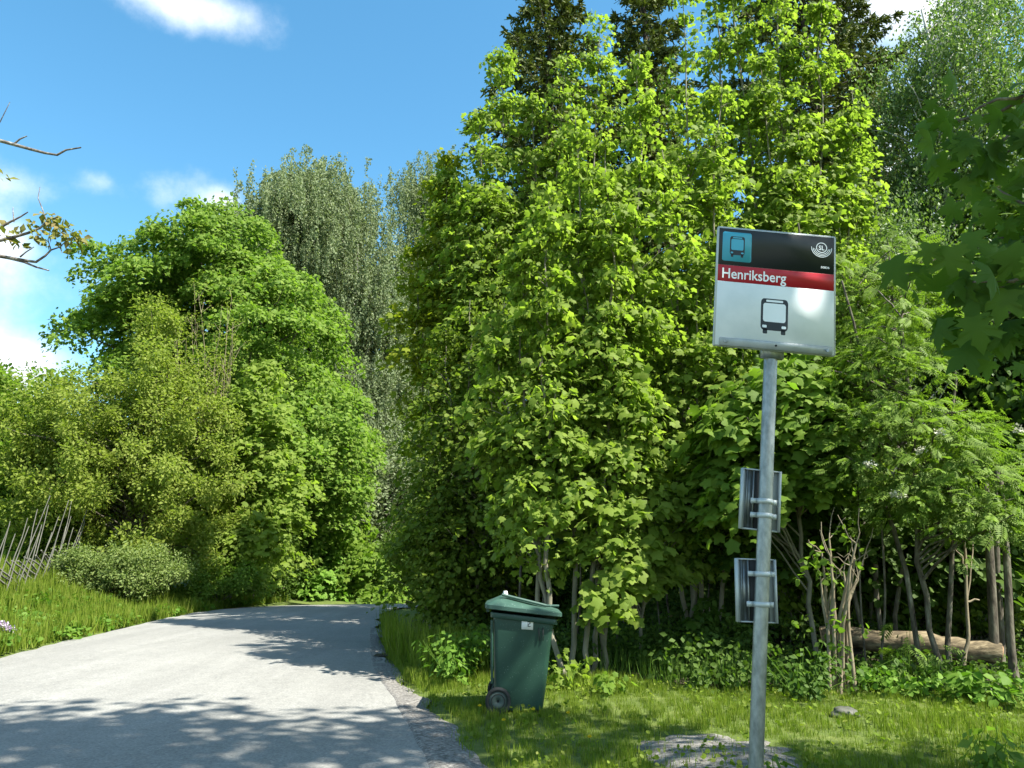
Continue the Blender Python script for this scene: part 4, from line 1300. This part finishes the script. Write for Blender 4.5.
# spruces
def spruce(label, px, Y, hgt, rmax, zlo, nlev, mat='spruce', tipfrac=.25, droop=.35, gaps=0.0, name='spruce_tree', twl=.34):
    bs = on_ground(px, Y); t = thing(name, label, 'tree', bs)
    tr = wander(bs - A(0, 0, .1), bs + A(.1, .1, hgt), 14, .03); rr = np.linspace(.22, .02, 14)
    m = MB(); m.tube(tr, rr, 8)
    cb, cb2 = MB(), MB()
    for z in np.linspace(zlo, hgt - .1, nlev):
        if R.random() < gaps: continue
        L0 = rmax * (1 - z / hgt) ** .8 + .12
        a0 = R.random() * 6.28
        nb = 6 if L0 > 1 else 5
        for k_ in range(nb):
            az = a0 + k_ * 6.283 / nb + R.normal(0, .25)
            L = L0 * R.uniform(.65, 1.15)
            n = 12; s = np.linspace(0, 1, n)
            d = A(math.cos(az), math.sin(az), 0)
            zz = z + L * (-droop * s + droop * .9 * s ** 2.4) + .10 * L * s
            pth = A(np.interp(z, tr[:, 2] - bs[2], tr[:, 0]), np.interp(z, tr[:, 2] - bs[2], tr[:, 1]), 0) + d * (s * L)[:, None]
            pth[:, 2] = bs[2] + zz
            m.tube(pth, np.linspace(.022 * min(1.5, L), .004, n), 4)
            # hanging and side twigs, each twig a row of needle tufts
            nt_ = int(16 * L) + 8
            u = R.random(nt_) ** .7
            base = np.stack([np.interp(u, s, pth[:, q]) for q in range(3)], 1)
            side = np.cross(d, A(0, 0, 1)) * R.choice([-1, 1], nt_)[:, None]
            tdir = unit(side * R.uniform(.3, 1, nt_)[:, None] + d * .7 + A(0, 0, 1) * R.uniform(-.9, .05, nt_)[:, None])
            tl = twl * R.uniform(.5, 1.3, nt_) * (1.1 - .5 * u)
            kk = np.repeat(np.arange(nt_), 9); q = R.random(len(kk))
            pos = base[kk] + tdir[kk] * (q * tl[kk])[:, None]
            tip = tdir[kk] + R.normal(0, .55, (len(kk), 3)); nr = R.normal(0, 1, (len(kk), 3)) + A(0, 0, .8)
            lit = R.random(len(kk)) < tipfrac * (q > .6)  # pale new tips, share raised to put a sunlit tone into the needles
            cb.leaves(QUAD, pos[~lit], tip[~lit], nr[~lit], .14 * R.uniform(.7, 1.3, (~lit).sum()))
            if lit.any(): cb2.leaves(QUAD, pos[lit], tip[lit], nr[lit], .125 * R.uniform(.7, 1.3, lit.sum()))
    m.build('trunk', M['bark_dark'], t, smooth=True)
    cr = cb.build('crown', M[mat], t)
    if cb2.n: cb2.build('new_lit_tips', M['spruce_tip'], cr)


spruce('dark spruce top standing against the blue sky above the bin', 552, 16.5, 16.4, 4.0, 5, 30, tipfrac=.8, droop=.3)
spruce('dense dark spruce between the two brightest maple crowns', 668, 17, 18.5, 2.6, 3, 36, tipfrac=.6, droop=.6)
spruce('broad ragged spruce with gaps of sky high above the sign', 860, 18, 21.5, 6.0, 5, 40, tipfrac=.8, gaps=.04, droop=.3)
spruce('narrow spruce half hidden behind the silver birch', 915, 21, 19.5, 3.0, 4, 30, tipfrac=.3)

# ------------------------------------------------------------------ the wood behind
protos = []
WOOD = [(3.4, 16.6, 0), (2.2, 15.5, 1), (4.6, 14.5, 2), (7.0, 13.8, 0), (9.5, 14.5, 1), (3.0, 23, 2), (4.0, 20, 0), (7.4, 19, 1), (11.5, 19, 2), (14, 16, 0), (12, 12.5, 1), (16, 22, 1), (9, 24, 2), (5.8, 17.2, 1), (2.9, 18.0, 2), (9.4, 11.0, 2), (.4, 34, 0), (3.4, 34.6, 1), (-.9, 35.5, 2), (1.9, 33.6, 2)]
for k_ in range(3):
    x, y, _ = [q for q in WOOD if q[2] == k_][0]
    bs = A(x, y, gz(x, y))
    hh = (8.2, 9.4, 7.2)[k_]
    cs = clumps([(x, y, hh * .55, 1.9, 1.9, hh * .42), (x, y, hh * .22, 1.5, 1.5, hh * .18)], 110, .35)
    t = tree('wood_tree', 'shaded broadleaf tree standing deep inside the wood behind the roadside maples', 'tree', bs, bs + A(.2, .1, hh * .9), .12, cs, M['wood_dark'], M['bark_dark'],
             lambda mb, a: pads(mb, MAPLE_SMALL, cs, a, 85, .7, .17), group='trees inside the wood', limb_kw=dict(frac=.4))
    protos.append(t)


def dup(root, loc, rotz=0.0, scale=1.0, label=None):
    r = root.copy(); COL.objects.link(r); r.location = loc; r.rotation_euler = (0, 0, rotz); r.scale = (scale,) * 3
    if label: r['label'] = label
    for ch in list(root.children):
        c_ = ch.copy(); COL.objects.link(c_); c_.parent = r
        for g in ch.children:
            d = g.copy(); COL.objects.link(d); d.parent = c_
    return r


seen = set()
for x, y, k_ in WOOD:
    if k_ not in seen: seen.add(k_); continue
    dup(protos[k_], (x, y, gz(x, y)), R.random() * 6.28, R.uniform(.85, 1.2))

# ------------------------------------------------------------------ stems under the crowns
def stem(name, label, pts, r0, r1, mat, group=None, sub=None):
    q = [P(x, y, Y) for x, y, Y in pts]
    b_ = q[0].copy(); b_[2] = gz(b_[0], b_[1]); q[0] = b_ - A(0, 0, .05)
    t = np.linspace(0, 1, len(q)); tt = np.linspace(0, 1, max(8, len(q) * 3))
    qq = np.stack([np.interp(tt, t, np.array(q)[:, k_]) for k_ in range(3)], 1)
    qq[1:-1] = (qq[:-2] + 2 * qq[1:-1] + qq[2:]) / 4
    rq = np.linspace(r0, r1, len(qq)); rq[0] *= 1.7; rq[1] *= 1.15
    m = MB(); m.tube(qq, rq, 9, cap=True)
    for (i0, dx, dz, L) in (sub or []):
        a = qq[int(i0 * (len(qq) - 1))]; m.tube(wander(a, a + A(dx, R.normal(0, .1), dz) * L, 6, .02), np.linspace(r1 * 1.1, .006, 6), 5)
    me = m.mesh(name); me.transform(Matrix.Translation(-Vector(b_)))
    me.materials.append(mat); o = bpy.data.objects.new(name, me); o.location = Vector(b_); COL.objects.link(o)
    me.polygons.foreach_set('use_smooth', np.ones(len(me.polygons), bool))
    return tag(o, label, 'tree' if name.endswith('tree') else 'sapling', group)


for i, (px, Y, r) in enumerate([(572, 10, .022), (603, 10.4, .026), (616, 10.2, .020), (628, 11, .03), (640, 10.6, .022), (664, 10.3, .016), (676, 11.3, .026), (700, 10.9, .02), (722, 11.4, .028), (788, 10.6, .02), (812, 10.8, .024), (868, 8.6, .016), (880, 8.55, .02), (895, 11.2, .018), (936, 10.6, .024), (746, 11.8, .03), (520, 11, .03), (538, 10.8, .022)]):
    lean = R.normal(0, 10)
    stem('slender_sapling', 'thin dark stem standing in the shade under the leaves at the wood edge', [(px, 690, Y), (px + lean * .5 + R.normal(0, 3), 600, Y), (px + lean, 500, Y), (px + lean * 1.6, 400, Y)], r * .7, r * .4, M['bark'], 'thin stems in the shade of the wood edge')
stem('bare_sapling', 'pale crooked bare sapling forking in front of the fallen log', [(965, 700, 8.5), (964, 655, 8.5), (969, 640, 8.5), (966, 600, 8.5), (966, 560, 8.5), (964, 540, 8.5)], .024, .012, M['bark_pale'], sub=[(.55, .28, 1, .75), (.8, -.25, .6, .35), (.62, .5, .1, .3)])
stem('thin_tree', 'grey flecked trunk standing at the end of the fallen log', [(999, 715, 8.8), (994, 640, 8.8), (990, 560, 8.8), (984, 470, 8.8)], .055, .04, M['bark'])
stem('leaning_tree', 'brown trunk leaning to the log at the picture edge', [(1020, 725, 8.2), (1010, 640, 8.2), (1007, 560, 8.2), (1000, 480, 8.2)], .045, .03, M['bark'])
stem('slim_tree', 'slim brown trunk between the flecked and the leaning trunk', [(1006, 712, 9.0), (1002, 640, 9.0), (996, 560, 9.0), (997, 470, 9.0)], .04, .03, M['bark'])

# pruned many-stemmed shrub
bs = gp(838, 692)
pr = thing('pruned_shrub', 'cut back shrub of pale upright stems beside the fallen log', 'shrub', bs)
for i in range(13):
    px = R.uniform(815, 866); py = R.uniform(535, 600)
    q = P(px, py, bs[1] + R.uniform(-.2, .25))
    a = bs + A(R.normal(0, .10), R.normal(0, .08), -.05)
    midp = a + (q - a) * .5 + A((a[0] - q[0]) * .25, 0, .05)
    m = MB(); m.tube(np.array([a, a + (midp - a) * .5, midp, q + (midp - q) * .5 + A(R.normal(0, .02), 0, 0), q]), [.019, .018, .016, .014, .009], 7, cap=True)
    for j in range(2):
        e = q + A(R.normal(0, .12), R.normal(0, .1), R.uniform(.05, .35)); m.tube(wander(q, e, 4, .02), [.006, .005, .004, .003], 5)
    m.build('stem', M['bark_pale'], pr, smooth=True)
m = MB(); balls(m, ROUND, bs + np.stack([R.uniform(-.35, .35, 26), R.uniform(-.2, .2, 26), R.uniform(.3, 1.7, 26)], 1), bs, 6, .14, .07); m.build('foliage', M['maple_fresh'], pr)

# fallen log
la, lb = P(822, 636, 9.3), P(1000, 655, 8.8)
lg = thing('fallen_log', 'fallen brown tree trunk lying across the wood floor', 'log', (la + lb) / 2 * A(1, 1, 0))
q = wander(la, lb, 12, .02)
m = MB(); m.tube(q, np.linspace(.110, .132, 12) + R.normal(0, .004, 12), 18); bod = m.build('trunk', M['log'], lg, smooth=True)
for e, d in ((q[0], q[0] - q[1]), (q[-1], q[-1] - q[-2])):
    d = unit(d); m = MB(); m.tube([e - d * .01, e + d * .012], [.107, .103], 18, cap=True); m.build('cut_end', M['log_end'], bod)
# log rests on two stubs of its own branches
for t in (.2, .75):
    m = MB(); p = la + (lb - la) * t; m.tube([p - A(0, 0, .1), A(p[0] + .05, p[1] + .1, gz(p[0], p[1]) - .05)], [.07, .05], 8)
    m.build('branch_stub', M['bark_dark'], lg)

# stone at the wood edge
def stone(label, px, py, r, sq=.6):
    c_ = gp(px, py)
    bm = bmesh.new(); bmesh.ops.create_icosphere(bm, subdivisions=4, radius=1)
    for v in bm.verts:
        p = np.array(v.co); k_ = 1 + .16 * math.sin(p[0] * 3.1 + 1) * math.sin(p[1] * 2.7) + .10 * math.sin(p[2] * 5 + p[0] * 4) + .05 * math.sin(p[0] * 11) * math.sin(p[1] * 9 + p[2] * 8)
        v.co = Vector(p * k_ * np.array([r * 1.25, r, r * sq]))
    me = bpy.data.meshes.new('stone'); bm.to_mesh(me); bm.free()
    me.materials.append(M['stone']); o = bpy.data.objects.new('stone', me); o.location = Vector(c_) + Vector((0, 0, r * sq * .4)); COL.objects.link(o)
    me.polygons.foreach_set('use_smooth', np.ones(len(me.polygons), bool))
    tag(o, label, 'stone')


stone('grey mossy stone in the grass edge below the pruned shrub', 845, 716, .085)
stone('small flat grey stone lying near the foot of the flecked trunk', 985, 694, .08)

# ================================================================== GROUND COVER
VERGE = [G(384, 636), G(391, 660), G(406, 680), G(448, 711), G(490, 755), G(530, 830), A(.55, 3.0, 0), A(5.2, 3.0, 0), A(6.5, 6, 0), A(6.4, 7.4, 0), A(3.6, 7.5, 0), A(1.9, 7.9, 0), A(1.0, 8.8, 0), A(-.4, 9.6, 0), A(-1.4, 11, 0), A(-2.2, 15.5, 0)]
m = MB()
binbox = [A(bx - .02, yf - .02, 0), A(bx + .5, yf - .02, 0), A(bx + .5, yb + .02, 0), A(bx - .02, yb + .02, 0)]
grass_area(m, VERGE, 4200, .04, .125, T=GRASS_WIDE, clump=.5, lean=.45, avoid=[PATCH, binbox], hfun=lambda x, y: .75 + .5 * sst(7.6, 9.2, y))
grass_area(m, [G(376, 640), G(384, 660), G(398, 684), G(432, 715), G(476, 768), A(.2, 3, 0), A(.7, 3, 0), G(520, 768), G(460, 712), G(412, 680), G(390, 645)], 520, .03, .10, T=GRASS_WIDE, clump=.85, lean=.6)
grass_area(m, [G(384, 640), G(386, 656), G(430, 680), A(-.1, 9.0, 0), A(-.6, 10.2, 0), A(-1.6, 12, 0), A(-2.6, 16, 0)], 1100, .22, .62, T=GRASS, lean=.35)
ng = 420; x = R.uniform(-1.5, 5.5, ng); y = R.uniform(4.2, 9.2, ng); kk_ = in_poly(x, y, np.array([p[:2] for p in VERGE])); x, y = x[kk_], y[kk_]
pads(m, ROUND, np.stack([x, y, hz(x, y) + R.uniform(.02, .08, len(x))], 1), A(2, 12, 0), 9, .09, .035, droop=0)
tag(m.build('grass', M['grass'], None), 'sunny verge grass around the bin and the bus stop', 'grass', kind='stuff')
m = MB()
LB = [G(-90, 690), G(0, 655.5), G(50, 643), G(100, 632.5), G(150, 621), G(200, 611.5), G(250, 604.5), A(-7.5, 27, 0), A(-9, 27, 0), A(-13, 22, 0), A(-15, 16, 0), A(-14, 11, 0)]
grass_area(m, LB, 620, .18, .42, T=GRASS_WIDE, lean=.4, clump=.6)
tag(m.build('meadow_grass', M['grass'], None), 'tall meadow grass on the bank across the road', 'grass', kind='stuff')
# broad-leaved weeds low on the left bank
m = MB()
n = 900; x = R.uniform(-12, -7.2, n); y = R.uniform(10.5, 24, n)
d = dist_line(x, y, LE); k_ = (~in_poly(x, y, ROADPOLY)) & (d > .12) & (d < 2.2); x, y = x[k_], y[k_]
pads(m, ROUND, np.stack([x, y, hz(x, y) + R.uniform(.08, .22, len(x))], 1), A(-9, 15, 0), 16, .17, .085, droop=.1)
tag(m.build('bank_weeds', M['weed'], None), 'low broad leaved weeds along the far edge of the road', 'weeds', kind='stuff')
# wood floor plants
m = MB()
n = 1000; x = R.uniform(-1.0, 11, n); y = R.uniform(7.4, 13.5, n)
k_ = y > np.where(x > 1.6, 7.55, 9.0); x, y = x[k_], y[k_]
zz = hz(x, y) + np.where((x > 2.8) & (y < 9.6), R.uniform(.04, .17, len(x)), R.uniform(.10, .45, len(x)))
h1 = R.random(len(x)) < .5
pads(m, ROUND, np.stack([x, y, zz], 1)[h1], A(3, 14, 0), 46, .24, .052, droop=.3, jitter=.8)
pads(m, OVATE, np.stack([x, y, zz], 1)[~h1], A(3, 14, 0), 60, .26, .068, droop=.2, jitter=.9)
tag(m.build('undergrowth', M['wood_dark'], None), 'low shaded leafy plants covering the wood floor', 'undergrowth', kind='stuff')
m = MB()
grass_area(m, [A(-.6, 9.4, 0), A(1.2, 8.6, 0), A(2.0, 7.8, 0), A(3.6, 7.4, 0), A(6.6, 7.3, 0), A(9, 7.1, 0), A(9, 9, 0), A(4, 9.8, 0), A(0, 10.6, 0)], 500, .15, .4, lean=.5, hfun=lambda x, y: 1 - .62 * sst(2.2, 3.2, x))
tag(m.build('shade_grass', M['grass_dark'], None), 'longer grass fringe at the foot of the wood, tinted dark for shade', 'grass', kind='stuff')


for i_, (px_, Y_, py_, lab) in enumerate([(706, 9.6, 600, 'knee high leafy maple sapling in the dark gap nearest the pole'), (664, 9.2, 640, 'tiny leafy maple sapling at the front of the dark stems')]):
    leader_tree(lab, px_, Y_, [(px_ + dx_, py_ + dy_, Y_ + .1, .35) for dx_, dy_ in ((0, 0), (18, 25), (-16, 20), (5, 50))], 16, 26, mat=('maple_dark', 'maple_green')[i_], rb=.010, size=.10, rad=.2, z0=.25, name='maple_sapling')


for px_, Y_, py_, lab in [(792, 10.2, 480, 'dim leafy hazel sapling in the shade just beside the pole'), (856, 10.4, 500, 'dim leafy hazel sapling standing behind the pruned shrub'), (912, 10.3, 520, 'dim leafy hazel sapling standing behind the middle of the log'), (975, 10.0, 500, 'dim leafy hazel sapling standing behind the thick end of the log')]:
    leader_tree(lab, px_, Y_, [(px_ + dx_, py_ + dy_, Y_ + .1, .5) for dx_, dy_ in ((0, 0), (26, 30), (-24, 25), (8, 60))], 34, 26, mat='hornbeam', T=ROUND, rb=.012, size=.085, rad=.24, z0=.2, name='hazel_sapling')


def plant(name, label, px, py, h, nst, nl, size, mat, T=OVATE, spread=.18, cat='plant', group=None, Y=None):
    bs = gp(px, py); t = thing(name, label, cat, bs, group)
    m, lf = MB(), MB(); pts = []
    for i in range(nst):
        e = bs + A(R.normal(0, spread), R.normal(0, spread), h * R.uniform(.6, 1.1)); q = wander(bs + A(R.normal(0, .03), R.normal(0, .03), -.02), e, 6, .01)
        m.tube(q, np.linspace(.005, .002, 6), 4); pts.append(q[1:])
    m.build('stem', M['weed'], t)
    pads(lf, T, np.concatenate(pts), bs, nl, size * 1.1, size, jitter=.5); lf.build('foliage', mat, t)
    return t


plant('ground_elder', 'pale sunlit weed clump in the verge by the wheels of the bin', 455, 684, .50, 26, 5, .075, M['weed'], spread=.22)
plant('ground_elder', 'small weed with round leaves growing behind the bin wheel', 478, 664, .45, 8, 4, .08, M['maple_green'], T=ROUND)
plant('maple_seedling', 'small maple seedling just beyond the front of the bin', 567, 690, .36, 6, 3, .07, M['maple_lime'], T=MAPLE)
plant('maple_seedling', 'low seedling between the bin and the pole under the dark stems', 605, 692, .26, 5, 3, .065, M['maple_fresh'], T=MAPLE)
plant('bramble_patch', 'bright leafy undergrowth patch in front of the fallen log', 905, 694, .24, 30, 6, .052, M['bush_bright'], T=ROUND, spread=.32)
plant('young_rowan', 'tiny upright rowan plant with feathery leaves before the log', 909, 690, .62, 3, 2, .2, M['rowan'], T=PINNATE, spread=.06)
plant('bramble_patch', 'sunlit leafy plant beneath the flecked trunk by the log end', 975, 700, .24, 16, 5, .08, M['weed'], T=ROUND, spread=.25)
plant('roadside_weed', 'dark weed with paired leaves in the near grass at the picture corner', 985, 775, .26, 6, 4, .075, M['maple_green'], spread=.14)
plant('roadside_weed', 'dark tuft of leaves growing at the very foot of the pole', 771, 800, .18, 7, 4, .06, M['grass_dark'], T=QUAD, spread=.05)
plant('nettle_clump', 'dark nettle clump between the pruned shrub and the pole', 800, 700, .45, 18, 7, .058, M['maple_dark'], spread=.25)


# dandelions
def dandelion():
    t = thing('dandelion', 'small yellow dandelion head in the shaded verge before the bin', 'flower', (0, 0, 0), 'dandelions in the verge')
    m = MB(); m.tube([(0, 0, 0), (.005, 0, .06), (.012, .004, .12)], .003, 4); m.build('stem', M['weed'], t)
    m = MB(); k_ = 34; a = R.random(k_) * 6.28; el = R.uniform(.1, 1.4, k_)
    tip = np.stack([np.cos(a) * np.cos(el), np.sin(a) * np.cos(el), np.sin(el)], 1)
    m.leaves(QUAD, np.repeat(A((.012, .004, .12)), k_, 0) if False else np.tile(A(.012, .004, .12), (k_, 1)), tip, R.normal(0, 1, (k_, 3)), .018); m.build('flower_head', M['petal_y'], t)
    return t


d0 = dandelion(); first = True
for px, py in [(478, 722), (505, 738), (532, 726), (567, 730), (588, 757), (430, 658)]:
    q = gp(px, py)
    if first: d0.location = Vector(q); first = False
    else:
        r = dup(d0, Vector(q), R.random() * 6.28)
        if (px, py) == (430, 658): r['label'] = 'single yellow dandelion in the tall grass mound by the road edge'; del r['group']
yl = None
for px, py in [(38, 622), (46, 617), (50, 618), (33, 617), (54, 623), (27, 611)]:
    q = gp(px, py)
    r = dup(d0, Vector(q) + Vector((0, 0, .15)), R.random() * 6.28, 2.2, 'yellow flower head in the meadow grass across the road'); r['group'] = 'yellow flowers on the far bank'
# drooping lilac spray
bs = gp(-14, 640)
li = thing('lilac_shrub', 'drooping mauve lilac spray over the grass across the road', 'shrub', bs)
spray = [P(x, y, 12.6) for x, y in ((-14, 622), (-4, 622), (4, 624.5), (10, 630), (16, 635), (22, 638))]
m = MB(); m.tube([bs - A(0, 0, .05), bs + A(-.05, 0, .3), *spray[:4]], [.012, .011, .010, .008, .006, .005], 5); m.build('stem', M['bark'], li)
m = MB(); sp_ = np.array(spray); t = np.linspace(0, 1, 60); cc = np.stack([np.interp(t, np.linspace(0, 1, 6), sp_[:, k_]) for k_ in range(3)], 1) + R.normal(0, .02, (60, 3))
balls(m, ROUND, cc, bs, 12, .035, .030); m.build('blossom', M['lilac'], li)
m = MB(); balls(m, OVATE, bs + A(-.15, 0, .3) + R.normal(0, .12, (10, 3)), bs, 12, .10, .07); m.build('foliage', M['weed'], li)

# ================================================================== OVERHANGING MAPLE (shades the stop, hangs into view)
bs = A(6.4, -.2, gz(6.4, -.2))
sh = thing('maple_tree', 'tall maple with big shaded leaves hanging into view beside the sign', 'tree', bs)
tr = wander(bs - A(0, 0, .1), bs + A(-.8, 1.2, 10.0), 14, .05); rr = np.linspace(.24, .04, 14)
cs = clumps([(6.3, .2, 8.8, 2.4, 1.9, 1.9), (3.2, 2.2, 9.8, 2.6, 1.7, 1.4), (8.6, .6, 8.6, 2.2, 1.7, 2.0), (4.9, 1.4, 7.0, 1.0, .7, .6), (5.3, 3.1, 8.3, 1.1, 1.0, .9), (4.8, -1.2, 8.8, 2.4, 1.8, 2.0)], 300, .2, lead=0)
px_, py_, dd = proj(cs); vis = (dd > .1) & (px_ > -150) & (px_ < 1200) & (py_ > -220) & (cs[:, 1] > 0)
cs = cs[~vis]
for sx_, sy_, gap_ in ((803, 318, 1.0), (748, 318, .72)):      # openings in the canopy that let sun flecks through
    rel = cs - P(sx_, sy_, YS); sd = np.array(SUN_DIR)
    cs = cs[np.linalg.norm(rel - (rel @ sd)[:, None] * sd, axis=1) > gap_]
m = MB(); m.tube(tr, rr, 10); limbs(m, tr, rr, cs, frac=.5, r0=.03)
hang = []
for (x, y, Y) in [(965, 150, 1.95), (1000, 190, 2.0), (985, 225, 2.05), (1015, 130, 2.0), (945, 160, 2.05), (965, 200, 2.1), (1010, 240, 2.0), (935, 310, 1.95), (965, 320, 1.9), (1000, 320, 1.95), (1020, 290, 2.0), (950, 345, 2.0), (985, 360, 1.95), (1015, 350, 2.05), (990, 275, 2.15), (1040, 200, 2.0), (1050, 310, 2.0), (1030, 350, 2.0)]:
    hang.append(P(x + 8, y - 38, Y))
hang = np.array(hang)
end1, end2 = P(1060, 90, 2.05), P(1080, 270, 2.0)
for e in (end1, end2):
    a = tr[6]; md = (a + e) / 2 + A(0, 0, .9); t = np.linspace(0, 1, 9)[:, None]; m.tube((1 - t) ** 2 * a + 2 * t * (1 - t) * md + t * t * e, np.linspace(.045, .010, 9), 7)
for h in hang:
    e = end1 if h[2] > (end1[2] + end2[2]) / 2 else end2
    m.tube(wander(e, h, 6, .012), np.linspace(.007, .003, 6), 5)
m.build('trunk', M['bark'], sh, smooth=True)
m = MB()
pads(m, MAPLE, cs, tr[8], 60, .72, .16)
k_ = np.repeat(np.arange(len(hang)), 9); n = len(k_)
pos = hang[k_] + R.normal(0, 1, (n, 3)) * A(.055, .06, .055)
tip = R.normal(0, .45, (n, 3)) + A(0, 0, -1.0); nr = R.normal(0, .6, (n, 3)) + A(-.3, -.7, .5)
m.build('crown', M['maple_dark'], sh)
m = MB(); m.leaves(MAPLE_BIG, pos, tip, nr, .076 * R.uniform(.45, 1.3, n))
m.build('hanging_foliage', leaf_mat('hanging_maple_leaf', [(.050, .105, .012), (.070, .135, .016), (.095, .165, .022)], trans=.45, tcol=(1.3, 1.5, .6)), sh)

# distant wood that closes the view low between the trunks
m = MB()
cc = np.stack([R.uniform(-75, -8, 420), R.uniform(50, 62, 420), np.zeros(420)], 1); cc[:, 2] = R.uniform(.3, 1, 420) ** .8 * (6.5 + 2.0 * np.sin(cc[:, 0] * .35))
balls(m, ROUND, cc, A(-30, 80, 3), 42, 1.9, .5)
cc = np.stack([R.uniform(-8, 60, 300), R.uniform(42, 56, 300), np.zeros(300)], 1); cc[:, 2] = R.uniform(.3, 1, 300) ** .8 * (7.5 + 2.0 * np.sin(cc[:, 0] * .35))
balls(m, ROUND, cc, A(20, 80, 3), 42, 1.9, .5)
tag(m.build('far_treeline', M['wood_dark']), 'distant wood closing the view behind the fence and the trees', 'woodland', kind='stuff')
